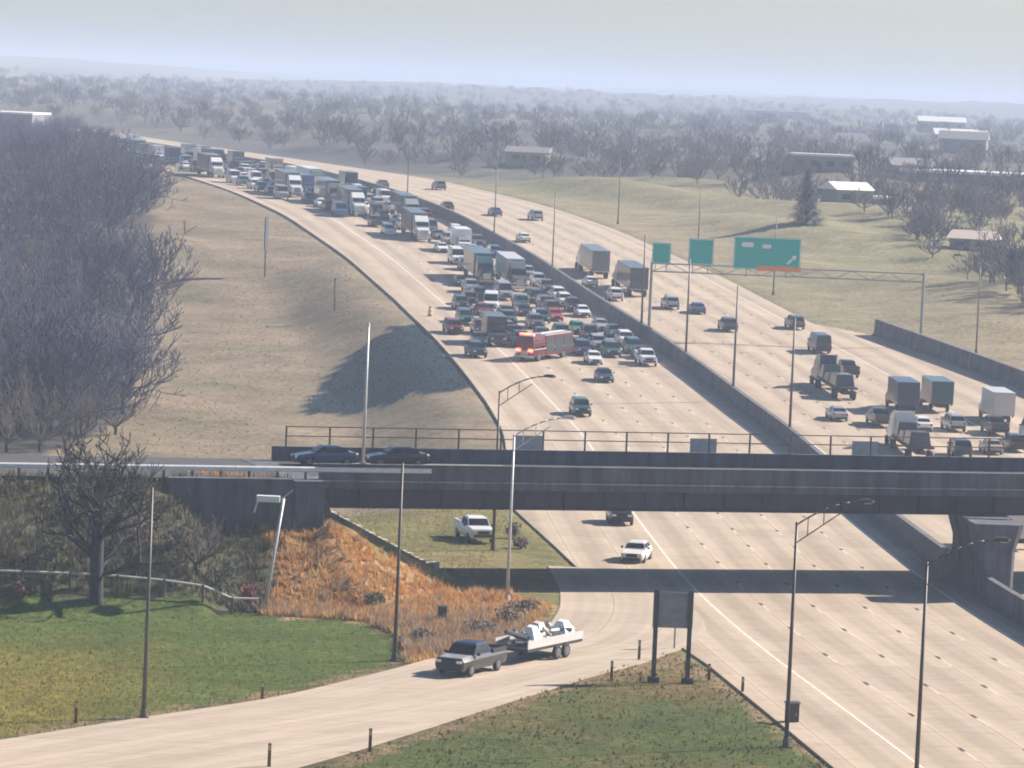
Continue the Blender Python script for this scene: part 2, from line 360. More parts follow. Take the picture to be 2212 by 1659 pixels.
for k,u in enumerate(np.arange(UL+3,UR,3.0)): MB().box(u-.04,u+.04,.24,.41,5.59,6.83,BM_).build('stiffener',GIRD,br)
# abutments, pier
for u0,u1 in ((UL-2.2,UL-.02),(UR+.02,UR+2.2)):
    MB().box(u0,u1,-1.55,WB+.4,2.6,7.5,BM_).build('abutment',BCON,br)
MB().box(UL-11,UL-2.25,-1.5,-.42,3.0,7.62,BM_).build('wing_wall',BCON,br)
pX,pY=road(-.7,297.0); pu,pw=b_uw(pX,pY)
for Yp in (297.0,301.2,305.4):
    tx,ty=tang(Yp); cx_,cy_=road(-.7,Yp)
    s=[[(cx_+a*k*ty+b*tx,cy_-a*k*tx+b*ty,z) for a,b in ((-1.0,-1.7),(-1.25,-1.4),(-1.25,1.4),(-1.0,1.7),(1.0,1.7),(1.25,1.4),(1.25,-1.4),(1.0,-1.7))] for z,k in ((-.3,.95),(3.6,1.0),(5.0,1.35),(5.49,1.45))]
    MB().loft(s).build('pier_column',BCON,br)
# far railing
for k,u in enumerate(np.arange(UL+1,UR,3.25)):
    MB().box(u-.055,u+.055,WB-.31,WB-.19,8.53,10.0,BM_).build('railing_post',RAILM,br)
for z in (9.93,9.25): MB().box(UL+.9,UR-.8,WB-.28,WB-.21,z,z+.07,BM_).build('railing_rail',RAILM,br)
for k,u in enumerate((4.3,18,31)):
    MB().box(u,u+2.1,WB-.30,WB-.24,8.56,9.6,BM_).build('railing_panel',STEEL,br)
# deck paint
for u0,u1,wv in ((UL+2,3,WB-1.7),(-6,4.2,4.6),(6,21,4.6),(25,30,6.7),(33,UR,4.6),(UL,UR,1.4)):
    MB().box(u0,u1,wv,wv+.16,7.492,7.496,BM_).build('painted_line',WHITE,br)
# approach road
mb=MB()
for u0,u1 in ((-120,UL-1.01),): mb.box(u0,u1,-.3,WB+1,6.9,7.47,BM_)
tag(mb.build('approach_road',ASPH),kind='structure')
tag(MB().box(UR+1.01,UR+80,-.3,WB+1,6.9,7.47,BM_).build('approach_road',ASPH),kind='structure')
# ================= guard rail on the approach =================
GALV=mat('bright_guardrail',(.84,.84,.83),.5,.0,col2=(.74,.74,.73),scale=2)
WOODP=mat('weathered_wood',(.12,.09,.065),.9,col2=(.18,.135,.095),scale=5)
gr=empty('guardrail',BM_(-40,.3,7.47)); tag(gr,'bright galvanised guardrail beside the approach road left of the overpass','guardrail')
def kid(mb,name,m,par,smooth=False):
    o=mb.build(name,m,par,smooth=smooth); o.matrix_parent_inverse=Matrix.LocRotScale(par.location,par.rotation_euler,None).inverted(); return o
for u0,u1 in ((-80,-60.05),(-60,-40.05),(-40,-20.05),(-20,-6)):
    s=[]
    for u in (u0,u1): s.append([BM_(u,w_,z) for w_,z in ((-.02,8.0),(-.10,8.06),(-.02,8.16),(-.10,8.26),(-.04,8.34),(.16,8.34),(.16,8.28),(.03,8.0))])
    kid(MB().loft(s),'rail_beam',GALV,gr)
for u in np.arange(-79,UL-.5,2.0): kid(MB().box(u-.07,u+.07,.06,.22,7.3,8.3,BM_),'post',WOODP,gr)
# ================= lamp posts =================
POLEM=mat('lamp_post_steel',(.11,.10,.095),.5,.3,col2=(.085,.078,.072),scale=1.5)
POLEW=mat('pale_lamp_post_steel',(.62,.63,.63),.45,.2,col2=(.52,.53,.53),scale=1.5)
GLASS_L=mat('lamp_glass',(.55,.55,.5),.2)
def lamp_post(loc,h,arm,label,group='roadside lamp posts',m=None,az=0.0,r=.13,double=False):
    m=m or POLEM; e=empty('lamp_post',loc,az)
    MB().tube((0,0,0),(0,0,h),r,r*.55,10).build('pole',m,e,smooth=True)
    b=MB(); b.box(-.28,.28,-.28,.28,0,.08); b.tube((0,0,.08),(0,0,.55),.22,.17,10); b.build('base',m,e)
    for sx in ((1,-1) if double else (1,)):
        if not arm: continue
        a=MB(); pts=[]
        for t in np.linspace(0,1,7): pts.append((sx*arm*t,0,h-.15+1.35*(1-(1-t)**1.8)))
        for p,q in zip(pts,pts[1:]): a.tube(p,q,.055,.05,6)
        o=a.build('arm',m,e,smooth=True)
        a=MB(); p2=[(sx*arm*.72*t,0,h-1.15+1.75*t) for t in np.linspace(0,1,4)]
        for p,q in zip(p2,p2[1:]): a.tube(p,q,.04,.035,6)
        for t in (.25,.6): a.tube((sx*arm*.72*t,0,h-1.15+1.75*t),(sx*arm*.72*t,0,h-.15+1.35*(1-(1-.72*t)**1.8)),.03,.03,5)
        a.build('brace',m,e)
        x=sx*arm; z=h+1.2
        hd=MB(); hd.loft([[(x+sx*u_,wy,z+dz) for wy,dz in ((-w_,0),(-w_*.8,hh),(w_*.8,hh),(w_,0),(w_*.7,-.06),(-w_*.7,-.06))] for u_,w_,hh in ((-.1,.07,.1),(.2,.17,.17),(.6,.2,.16),(.8,.1,.07))])
        hd.build('lamp_head',m,e); 
        MB().box(min(x+sx*.25,x+sx*.65),max(x+sx*.25,x+sx*.65),-.11,.11,z-.1,z-.055).build('lens',GLASS_L,e)
    tag(e,label,'lamp post',group); return e
LP=[((-.9,314,-.05),12.2,3.4,'lamp post rising behind the overpass, its arm over the exit lane'),
    ((.3,282,-.02),11.6,3.4,'lamp post just in front of the overpass, left of the carriageway'),
    ((15.7,224,0),12.3,3.4,'tall dark lamp post at the gore grass beside the cabinet'),
    ((21.0,206,-.2),12.6,3.4,'tall dark lamp post at the bottom right of the road'),
    ((-6.4,251,0),12.1,0,'slim lamp post without arm between lawn and ramp, below the abutment'),
    ((-19.2,224.4,0),12.6,0,'slim pale-edged lamp post without arm on the left lawn')]
for i,(l,h,a,lab) in enumerate(LP): lamp_post(l,h,a,lab,az=R(6),m=POLEM if i in (0,2,3) else POLEW if i in (1,) else POLEM)
for (Y,lab) in ((524,'lamp post on the median barrier beside the sign gantry'),(491,'second lamp post on the median barrier in front of the gantry'),(457,'third lamp post on the median barrier in front of the gantry'),(419,'lamp post on the median barrier just behind the overpass railing')):
    x,y=road(-.0,Y); lamp_post((x,y,prof(Y)+1.42),11.4,0,lab,'median lamp posts',r=.15)
for i,(off,Y,h,lab) in enumerate([(-29.5,585,11,'thin lamp post right of the away lanes beyond the gantry'),(-29.5,640,11,'second thin lamp post right of the away lanes beyond the gantry'),(-29.5,700,11,'third thin lamp post right of the away lanes beyond the gantry'),
      (0,600,11,'lamp post on the median barrier beside the two semitrailers'),(0,655,11,'lamp post on the far median barrier beside the stopped queue'),(0,735,11,'farthest lamp post on the median barrier'),(-46,470,11,'lamp post behind the dark barrier at the right edge'),(-41,515,11,'lamp post behind the upper end of the dark ramp barrier')]):
    x,y=road(off,Y); lamp_post((x,y,ground(x,y) if off else prof(Y)+1.42),h,2.6 if off<-40 else 0,lab,'far lamp posts',az=R(180),r=.11)
# tall bare mast on the approach and white lamp by the slope
x,y=b_xy(-10.9,.2); e=empty('mast',(x,y,8.58)); MB().tube((0,0,0),(0,0,9.6),.12,.07,10).build('pole',POLEW,e,smooth=True); MB().box(-.22,.22,-.2,.2,0,.14).build('base',BLIGHT,e)
MB().tube((0,0,9.6),(0,0,9.85),.12,.03,8).build('cap',POLEW,e); tag(e,'tall pale mast standing at the left end of the overpass','mast')
e=empty('area_light_post',(-15.6,271.4,ground(-15.6,271.4)-.05)); MB().tube((0,0,0),(1.0,0,7.6),.12,.09,10).build('pole',POLEW,e,smooth=True)
WHT=mat('white_painted_metal',(.78,.78,.76),.4)
b=MB(); b.box(-.75,.75,-.3,.3,7.35,7.75); b.build('lamp_head',WHT,e); MB().tube((-.7,0,7.35),(-.9,0,6.6),.06,.05,6).build('bracket',POLEW,e); MB().tube((.9,0,7.6),(1.6,0,8.2),.04,.03,6).build('antenna',POLEW,e)
tag(e,'leaning white post with box lamp head above the dry brush slope','lamp post')
# ================= gantry and signs =================
GREEN=mat('sign_green',(.002,.42,.35),.45,col2=(.003,.46,.39),scale=.6)
SWHITE=mat('sign_white',(.80,.82,.80),.4); SORANGE=mat('sign_orange',(.80,.28,.09),.5)
GST=mat('gantry_steel',(.30,.30,.29),.5,.3)
GY=524.0; gxl,gyl=road(-1.0,GY); gxr,gyr=road(-35.6,GY-2); gz=prof(GY); zT=gz+8.3
g=empty('sign_gantry',(gxl,gyl,gz)); tag(g,'steel overhead gantry spanning the away lanes with green signs on it','gantry')
for (x,y,z0,nm) in ((gxl,gyl,gz,'post'),(gxr,gyr,prof(GY-2),'post')):
    kid(MB().tube((x,y,z0),(x,y,zT+1.2),.22,.18,10),'post',GST,g)
L=Vector((gxr-gxl,gyr-gyl,0)); n=15; dirn=L.normalized(); ortho=Vector((-dirn.y,dirn.x,0))
for z,o in ((0,.45),(0,-.45),(1.0,.45),(1.0,-.45)):
    a=Vector((gxl,gyl,zT+z))+ortho*o; kid(MB().tube(a,a+L,.085,.085,6),'truss_chord',GST,g)
for k in range(n):
    a=Vector((gxl,gyl,zT))+L*(k/n)-ortho*.45; b_=Vector((gxl,gyl,zT+1.0))+L*((k+1)/n)-ortho*.45
    if k%2: a.z,b_.z=b_.z,a.z
    kid(MB().tube(a,b_,.045,.045,5),'truss_brace',GST,g)
def hwy_sign(t0,wd,z0,hh,label,extra):
    c=Vector((gxl,gyl,0))+dirn*(t0+wd/2)-ortho*.62; e=empty('highway_sign',(c.x,c.y,zT+z0),math.atan2(dirn.y,dirn.x))
    MB().box(-wd/2,wd/2,0,.07,0,hh).build('panel',GREEN,e)
    bt=.07
    for x0,x1,z0_,z1 in ((-wd/2+.06,wd/2-.06,.06,.06+bt),(-wd/2+.06,wd/2-.06,hh-.06-bt,hh-.06),(-wd/2+.06,-wd/2+.06+bt,.135,hh-.135),(wd/2-.06-bt,wd/2-.06,.135,hh-.135)): MB().box(x0,x1,-.012,-.002,z0_,z1).build('border',SWHITE,e)
    for nm,m,pts in extra: MB().hexa([(x,-.014,z) for x,z in pts],[(x,-.003,z) for x,z in pts]).build(nm,m,e)
    for x in (-wd*.3,wd*.3): MB().box(x-.05,x+.05,.075,.16,-1.0,hh*.95).build('bracket',GST,e)
    tag(e,label,'road sign','overhead green signs'); return e
def rr(x,z,w_,h_,c=.25): return [(x-w_/2+c*w_/2,z-h_/2),(x+w_/2-c*w_/2,z-h_/2),(x+w_/2,z-h_/2+c*h_/2),(x+w_/2,z+h_/2-c*h_/2),(x+w_/2-c*w_/2,z+h_/2),(x-w_/2+c*w_/2,z+h_/2),(x-w_/2,z+h_/2-c*h_/2),(x-w_/2,z-h_/2+c*h_/2)]
arrow=[(2.5,.95),(2.7,.75),(3.45,1.5),(3.62,1.33),(3.75,1.95),(3.1,1.85),(3.27,1.68)]
hwy_sign(10.2,8.5,.75,4.1,'largest green overhead sign with orange strip along its lower edge',[('marking',SWHITE,rr(-2.5,3.1,1.5,.6)),('marking',SWHITE,rr(-.1,2.95,1.15,.5)),('arrow',SWHITE,arrow),('orange_strip',SORANGE,[(-1.3,-.12),(4.4,-.12),(4.4,.5),(-1.3,.5)])])
hwy_sign(4.5,3.15,1.05,3.3,'middle-sized green overhead sign between the smaller and the largest one',[])
hwy_sign(-.1,2.35,1.0,2.65,'smallest green overhead sign above the median barrier',[])
# ================= back of a board sign on the gore =================
ALU=mat('bare_aluminium',(.30,.31,.32),.55,.2,col2=(.25,.26,.27),scale=2); DKS=mat('dark_green_steel',(.045,.06,.06),.6)
e=empty('board_sign',(10.2,246.8,0),R(4)); MB().box(-1.2,1.2,.10,.15,3.3,5.45).build('panel',ALU,e)
for x in (-1.02,1.02):
    MB().box(x-.13,x+.13,-.08,.09,0,5.6).build('post',DKS,e); MB().box(x-.34,x+.34,-.25,.25,.0,.35).build('footing',DKS,e)
for z in (3.6,4.3,5.1): MB().box(-1.19,1.19,.03,.095,z,z+.09).build('stiffener',ALU,e)
tag(e,'grey back of a board sign on two dark posts in the gore grass','road sign')
e=empty('marker_post',(11.0,262.2,0)); MB().tube((0,0,0),(0,0,2.4),.05,.05,6).build('post',WOODP,e); MB().box(-.28,.28,-.02,.03,1.7,2.45).build('panel',ALU,e); tag(e,'thin post with small plate seen between the legs of the board sign','marker post')
# dark sign posts up the left verge
for (x,y,h,wd,lab) in ((-36.3,600,8.6,.75,'tall dark signpost on the far left verge, seen almost edge-on'),(-24,553,4.4,.35,'short dark signpost on the left verge nearer the dark bank'),):
    z=ground(x,y); e=empty('signpost',(x,y,z),R(84)); MB().tube((0,0,0),(0,0,h),.11,.11,8).build('post',DKS,e); MB().box(-wd*1.6,wd*1.6,-.08,.08,h*.45,h).build('panel',DKS,e); tag(e,lab,'signpost')
e=empty('traffic_drum',(*road(24.8,540),prof(540)+.03)); 
for k,(z0,z1,m) in enumerate(((0,.3,mat('drum_orange',(.5,.16,.06),.6)),(.3,.55,SWHITE),(.55,.8,SORANGE),(.8,1.05,SWHITE),(1.05,1.3,SORANGE))): MB().tube((0,0,z0),(0,0,z1),.3-.02*k,.29-.02*k,12).build('band',m,e)
tag(e,'orange banded traffic drum on the left shoulder beside the stopped queue','traffic drum')
# ================= delineators, cabinets =================
BRN=mat('brown_post',(.14,.085,.045),.8); DEL=[(-22.6,221.7,1.25,'brown marker post left of the slim lamp post on the lawn'),(-13.3,233,1.1,'brown marker post at the lawn edge right of the slim lamp post'),(6.7,247,1.2,'brown marker post on the gore edge left of the board sign'),(8.6,256.3,1.3,'brown marker post just left of the board sign'),(12.6,248.7,1.05,'brown marker post just right of the board sign'),(14.4,244.4,1.1,'brown marker post farther right along the gore edge'),(-6.6,216.3,1.3,'brown marker post at the lower ramp edge'),(-11.5,210,1.3,'brown marker post at the bottom edge of the ramp'),(-6.2,254,1.2,'brown marker post in the brush beside the pickup')]
for x,y,h,lab in DEL:
    e=empty('delineator_post',(x,y,ground(x,y)-.05)); MB().hexa([(-.09,-.05,0),(.09,-.05,0),(.09,.05,0),(-.09,.05,0)],[(-.08,-.04,h),(.08,-.04,h),(.08,.04,h),(-.08,.04,h)]).build('post',BRN,e); MB().box(-.07,.07,-.06,-.052,h*.72,h*.92).build('reflector',mat('reflector',(.5,.42,.2),.3) if 'REFL' not in globals() else REFL,e); tag(e,lab,'marker post','brown marker posts')
CABM=mat('cabinet_grey_green',(.055,.062,.06),.5,.1); 
def cabinet(x,y,w_,d,h,lab):
    z=ground(x,y); e=empty('equipment_cabinet',(x,y,z),R(8)); MB().box(-w_/2-.2,w_/2+.2,-d/2-.2,d/2+.2,-.3,.16).build('plinth',BLIGHT,e); MB().box(-w_/2,w_/2,-d/2,d/2,.163,h).build('housing',CABM,e)
    MB().box(-w_/2+.07,w_/2-.07,-d/2-.03,-d/2-.003,.3,h-.12).build('door',CABM,e); MB().box(w_/2-.2,w_/2-.15,-d/2-.07,-d/2-.032,h*.5,h*.62).build('handle',STEEL,e); MB().hexa([(-w_/2-.06,-d/2-.06,h+.003),(w_/2+.06,-d/2-.06,h+.003),(w_/2+.06,d/2+.06,h+.003),(-w_/2-.06,d/2+.06,h+.003)],[(-w_/2-.06,-d/2-.06,h+.04),(w_/2+.06,-d/2-.06,h+.04),(w_/2+.06,d/2+.06,h+.09),(-w_/2-.06,d/2+.06,h+.09)]).build('lid',CABM,e); tag(e,lab,'cabinet')
cabinet(16.6,233.3,.72,.5,1.35,'dark equipment cabinet beside the tall lamp post on the gore'); cabinet(-3.9,269.7,.55,.4,1.1,'small dark cabinet in the dry brush below the abutment slope')
# ================= stepped drain down the abutment slope =================
FWC=mat('pale_drain_concrete',(.62,.60,.56),.85,col2=(.5,.48,.45),scale=2)
sd=empty('slope_drain',(-7.5,290,2.8)); tag(sd,'pale stepped concrete drain running down the slope under the overpass','drain')
A=Vector((*b_xy(-12.6,14.2),0)); B=Vector((*b_xy(-2.0,11.6),0))
for k in range(24):
    p=A.lerp(B,k/23); z=ground(p.x,p.y)
    kid(MB().box(-.27,.27,-.3,.3,-.25,.42 if k%2 else .34,lambda a,b,c:(p.x+a*.75-b*.66,p.y+a*.66+b*.75,z+c)),'block',FWC,sd)
# ================= pipe fence behind the lawn =================
FW=mat('pale_fence_rail',(.60,.58,.55),.6)
fe=empty('rail_fence',(-24,268.6,1)); tag(fe,'low pale rail fence behind the left lawn, under the bare tree','fence')
fp=[(-34,266.2),(-31,267),(-28,267.8),(-25,268.5),(-22,269),(-19.5,269.4),(-17.6,269.8),(-15.8,270.2)]
for x,y in fp: z=ground(x,y); kid(MB().box(x-.08,x+.08,y-.08,y+.08,z-.1,z+1.12),'post',WOODP,fe)
for (x,y),(x2,y2) in zip(fp,fp[1:]): kid(MB().tube((x,y,ground(x,y)+1.05),(x2,y2,ground(x2,y2)+1.05),.075,.075,6),'rail',FW,fe)
# ================= plants =================
BARK=mat('bare_bark',(.026,.024,.030),.9,col2=(.045,.040,.045),scale=4); TWIG=mat('bare_twigs',(.085,.072,.070),.95,col2=(.12,.10,.095),scale=.4)
def branchify(rng,H_,levels,n0,spread=.9,up=.35,twig_r=.012,r0=.3,trunk_h=.3,lead=False):
    tr=[];cr=[]
    def grow(p,d,L,r,lv):
        k=3 if lv<2 else 2; q=Vector(p); dd=Vector(d)
        for i in range(k):
            dd=(dd+Vector((rng.uniform(-1,1),rng.uniform(-1,1),rng.uniform(-.4,.7)))*.17).normalized(); q2=q+dd*(L/k); ra=r*(1-.28*i/k); rb=r*(1-.28*(i+1)/k)
            cr.append((q,q2,max(ra,twig_r),max(rb,twig_r),lv)); q=q2
            if lv<levels and i<k-1 and rng.random()<.8: side(q,dd,L*.6,rb*.5,lv+1)
        if lv<levels:
            for _ in range(2 if lv<levels-1 else 3): side(q,dd,L*rng.uniform(.6,.8),r*.58,lv+1)
    def side(q,dd,L,r,lv):
        v=Vector((rng.uniform(-1,1),rng.uniform(-1,1),rng.uniform(-.35,.9))).normalized(); grow(q,(dd*(1-spread*.5)+v*spread*.62+Vector((0,0,up*.35))).normalized(),L,r,lv)
    th=H_*trunk_h; p=Vector((0,0,-.3)); pts=[p]
    for i in range(3): pts.append(Vector((rng.uniform(-.1,.1),rng.uniform(-.1,.1),th*(i+1)/3)))
    for i in range(3): tr.append((pts[i],pts[i+1],r0*(1.15-.13*i),r0*(1.02-.13*i),0))
    for k in range(n0):
        a=2*math.pi*(k+rng.random()*.6)/n0*(2.4 if lead else 1); el=rng.uniform(.25,1.15)
        if lead:
            f=.22+.78*k/(n0-1); el=rng.uniform(-.05,.5)+.5*f; d=Vector((math.cos(a)*math.cos(el),math.sin(a)*math.cos(el),math.sin(el))); grow(Vector((0,0,th*f)),d,H_*rng.uniform(.28,.36)*(1.15-.6*f),r0*(.42-.2*f),1); continue
        d=Vector((math.cos(a)*math.cos(el),math.sin(a)*math.cos(el),math.sin(el))); grow(pts[-1]-Vector((0,0,rng.uniform(0,th*.45))),d,H_*rng.uniform(.26,.36),r0*.55,1)
    return tr,cr
def segs_mesh(S,nfun):
    mb=MB()
    for a,b,r0,r1,lv in S: mb.tube(a,b,r0,r1,nfun(lv),False)
    return mb
def tree(loc,H_,rng,label,levels=5,n0=6,r0=.3,group=None,name='bare_tree',tw=.014,**kw):
    tr,cr=branchify(rng,H_,levels,n0,r0=r0,twig_r=tw,**kw); e=empty(name,loc)
    segs_mesh(tr,lambda l:9).build('trunk',BARK,e,smooth=True); segs_mesh(cr,lambda l:6 if l<2 else 3).build('crown',BARK if H_<12 and r0>.35 else TWIG,e); tag(e,label,'tree',group); return e
rg=random.Random(3)
tree((-26.2,267.0,ground(-26.2,267)),9.8,rg,'large dark bare tree in front of the overpass approach on the left',levels=4,n0=24,r0=.42,tw=.03,trunk_h=.78,spread=1.0,up=.15,lead=True)
for i,(x,y,h,lab) in enumerate([(-33.5,268.5,5.5,'small bare tree at the left picture edge behind the rail fence'),(-20.2,272.5,5.2,'small bare tree between the big bare tree and the brush slope')]): tree((x,y,ground(x,y)),h,rg,lab,levels=4,n0=7,r0=.13,tw=.02,trunk_h=.15,name='bare_tree')
# woods: a mass of bare trees on the left hillside, the foremost ones singly
def templ(seed,H_,lv=3,n0=6,tw=.05,r0=.2,**kw):
    tr,cr=branchify(random.Random(seed),H_,lv,n0,r0=r0,twig_r=tw,trunk_h=.22,**kw); mb=MB()
    for a,b,r0_,r1,l in tr: mb.tube(a,b,r0_,r1,5,False)
    for a,b,r0_,r1,l in cr: mb.tube(a,b,r0_,r1,3,False)
    return np.array([tuple(v) for v in mb.v],np.float32),np.array(mb.f,np.int64)
def mass(name,places,temps,m):
    Vs=[];Fs=[];n=0
    for i,(x,y,z,s,a) in enumerate(places):
        v,f=temps[i%len(temps)]; c,sn=math.cos(a),math.sin(a); q=np.stack([(v[:,0]*c-v[:,1]*sn)*s+x,(v[:,0]*sn+v[:,1]*c)*s+y,v[:,2]*s+z],1); Vs.append(q); Fs.append(f+n); n+=len(v)
    Va=np.concatenate(Vs); Fa=np.concatenate(Fs); me=bpy.data.meshes.new(name); me.vertices.add(len(Va)); me.vertices.foreach_set('co',Va.ravel()); k=Fa.shape[1]
    me.loops.add(Fa.size); me.loops.foreach_set('vertex_index',Fa.ravel().astype(np.int32)); me.polygons.add(len(Fa)); me.polygons.foreach_set('loop_start',np.arange(0,Fa.size,k,dtype=np.int32)); me.update(calc_edges=True); me.validate(); me.materials.append(m); return link(name,me)
TW=[templ(s,11,4,6,.042) for s in (1,2,3)]
pl=[]; rw=random.Random(5); tries=0
while len(pl)<430 and tries<14000:
    tries+=1; t=rw.random()**1.6; Y=425+t*760; X=rw.uniform(-330,-38)
    if not inpoly(X,Y,POLY['woods']): continue
    if X<-(.125*Y+16): continue
    pl.append((X,Y,ground(X,Y)-.2,rw.uniform(.7,1.25)*(1-.42*sst(560,950,Y)),rw.uniform(0,6.3)))
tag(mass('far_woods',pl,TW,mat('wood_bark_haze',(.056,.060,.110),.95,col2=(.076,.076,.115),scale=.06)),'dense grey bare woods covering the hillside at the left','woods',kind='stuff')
for i,(x,y,h) in enumerate([(-46.5,412,8.5),(-43.5,418,7.5),(-49.5,409,9.5),(-40.8,430,6.5)]): tree((x,y,ground(x,y)),h,rg,['bare tree at the front of the woods, second from the left edge','bare tree at the front of the woods, third from the left edge','leftmost bare tree at the front of the woods above the guardrail','rightmost and smallest bare tree at the front of the woods'][i],levels=4,n0=7,r0=.16,tw=.03,trunk_h=.15,group='front trees of the woods')
# leaf / blade clumps
def clumps(name,pts,blades,h,wd,m,rng,label=None,cat=None,lean=.5,parent=None,kind='stuff'):
    V=[];F=[]
    for (x,y,z,s) in pts:
        for _ in range(blades):
            a=rng.uniform(0,6.283); l=rng.uniform(.1,lean); hh=h*s*rng.uniform(.55,1.15); ww=wd*s; ox,oy=rng.uniform(-.5,.5)*h*s*.6,rng.uniform(-.5,.5)*h*s*.6; n=len(V); ca_,sa_=math.cos(a),math.sin(a)
            V+=[(x+ox-sa_*ww,y+oy+ca_*ww,z-.03),(x+ox+sa_*ww,y+oy-ca_*ww,z-.03),(x+ox+ca_*l*hh,y+oy+sa_*l*hh,z+hh)]; F.append((n,n+1,n+2))
    me=bpy.data.meshes.new(name); me.from_pydata(V,[],F); me.materials.append(m); o=link(name,me,parent)
    return tag(o,label,cat,kind=kind)
def scatter(poly,n,rng,s0,s1,dens=None,avoid=None):
    xs=[p[0] for p in poly]; ys=[max(200,p[1]) for p in poly]; out=[]; k=0
    while len(out)<n and k<n*12:
        k+=1; x=rng.uniform(max(-42,min(xs)),max(xs)); y=rng.uniform(min(ys),max(ys))
        if not inpoly(x,y,poly) or (dens and rng.random()>dens(x,y)): continue
        out.append((x,y,ground(x,y),rng.uniform(s0,s1)))
    return out
rs=random.Random(11)
def thin(m,k=.45):
    t=m.node_tree; p=t.nodes['Principled BSDF']; tr=t.nodes.new('ShaderNodeBsdfTranslucent'); mx=t.nodes.new('ShaderNodeMixShader'); mx.inputs[0].default_value=k; src=p.inputs['Base Color'].links
    if src: t.links.new(src[0].from_socket,tr.inputs['Color'])
    else: tr.inputs['Color'].default_value=p.inputs['Base Color'].default_value
    o=[n for n in t.nodes if n.type=='OUTPUT_MATERIAL'][0]; t.links.new(p.outputs[0],mx.inputs[1]); t.links.new(tr.outputs[0],mx.inputs[2]); t.links.new(mx.outputs[0],o.inputs['Surface']); return m
GRN=mat('green_grass_blades',(.11,.155,.03),.9,col2=(.17,.19,.045),scale=.5); GYL=mat('straw_grass_blades',(.30,.225,.07),.9,col2=(.20,.18,.05),scale=.6)
DRY=mat('dry_orange_brush',(.50,.235,.07),.95,col2=(.60,.40,.18),scale=.45); DRY2=mat('grey_brown_brush',(.24,.175,.125),.95,col2=(.36,.28,.20),scale=.7)
for _q in (GRN,GYL,DRY,DRY2): thin(_q)
clumps('lawn_grass',scatter(POLY['lawn'],12000,rs,.6,1.3),3,.13,.03,GRN,rs,'short green grass of the lawn left of the ramp','grass')
clumps('straw_grass',scatter(POLY['lawn'],2600,rs,.7,1.4,lambda x,y:sst(-9,-26,x)*sst(264,240,y)+.05),4,.18,.03,GYL,rs,'yellow straw grass in the lower left lawn','grass')
clumps('gore_grass',scatter(POLY['gore'],8000,rs,.6,1.2),3,.12,.03,GRN,rs,'short green grass between ramp and carriageway','grass')
clumps('gore_straw',scatter(POLY['gore'],1900,rs,.7,1.3,lambda x,y:.25+.6*(math.sin(x*.6)*math.sin(y*.4)>.2)),4,.17,.035,mat('brown_straw',(.24,.155,.07),.95,col2=(.17,.12,.05),scale=.7),rs,'brown dead grass among the gore grass','grass')
bp_=scatter(POLY['brush'],5200,rs,.6,1.5); clumps('dry_brush',bp_,7,.42,.035,DRY,rs,'orange dry brush covering the slope beside the overpass','brush',lean=.9)
clumps('dead_weeds',scatter(POLY['brush'],900,rs,.8,1.9,lambda x,y:sst(280,262,y)*.9+.12),11,.5,.03,DRY2,rs,'grey brown dead weeds at the foot of the brush slope','weeds',lean=1.1)
emb=[(-42,279),(-15,286),(-15.5,271),(-42,263)]
clumps('bank_weeds',scatter(emb,2600,rs,.7,1.7),7,.5,.03,mat('olive_weeds',(.085,.085,.035),.95,col2=(.16,.14,.08),scale=.5),rs,'olive weeds on the approach bank behind the bare tree','weeds',lean=.9)
under=[(-12,298),(-2.5,297),(0.4,320),(-.2,350),(-16,345)]
clumps('verge_grass',scatter(under,2500,rs,.5,1.1),3,.22,.035,GYL,rs,'pale dry grass under the overpass beside the exit lane','grass')
field=[(-47,400),(-41,446),(-48,545),(-60,700),(-46,712),(-30,640),(-16,540),(-20,510),(-26,450),(-22,410),(-8,380),(-6,352),(-20,345)]
clumps('field_scrub',[p for p in scatter([(max(a,-60),b) for a,b in field],2200,rs,.4,1.2,lambda x,y:.5+.5*(math.sin(x*.23+y*.05)*math.sin(y*.06)>.0)) if not inpoly(p[0],p[1],POLY['dark'])],4,.2,.06,thin(mat('field_scrub_brown',(.21,.175,.125),.95,col2=(.29,.23,.165),scale=.08),.5),rs,'dry scrub and tall grass on the field left of the highway','scrub',lean=.9)
def bush(loc,r,h,label,m,rng,n=420,leaf=.09,stem=True,name='shrub',cat='shrub',group=None,lobes=5):
    e=empty(name,loc); V=[];F=[]; L=[(rng.uniform(-.5,.5)*r,rng.uniform(-.5,.5)*r,rng.uniform(.35,.75)*h,rng.uniform(.4,.65)) for _ in range(lobes)]
    for _ in range(n):
        lx,ly,lz,ls=rng.choice(L); v=Vector((rng.gauss(0,1),rng.gauss(0,1),rng.gauss(0,1))).normalized()*(rng.random()**.4); c=Vector((lx+v.x*r*ls,ly+v.y*r*ls,max(.03,lz+v.z*h*.42*ls*1.6)))
        a=Vector((rng.gauss(0,1),rng.gauss(0,1),rng.gauss(0,1))).normalized(); b=a.orthogonal().normalized(); s=leaf*rng.uniform(.6,1.4); k=len(V); V+=[tuple(c-a*s),tuple(c+b*s*.7),tuple(c+a*s),tuple(c-b*s*.7)]; F.append((k,k+1,k+2,k+3))
    me=bpy.data.meshes.new('foliage'); me.from_pydata(V,[],F); me.materials.append(m); link('foliage',me,e)
    st=MB()
    for i in range(7): a=6.283*i/7; st.tube((0,0,-.1),(math.cos(a)*r*.5,math.sin(a)*r*.5,h*.7),.03,.012,4)
    st.build('stems',BARK,e); tag(e,label,cat,group); return e
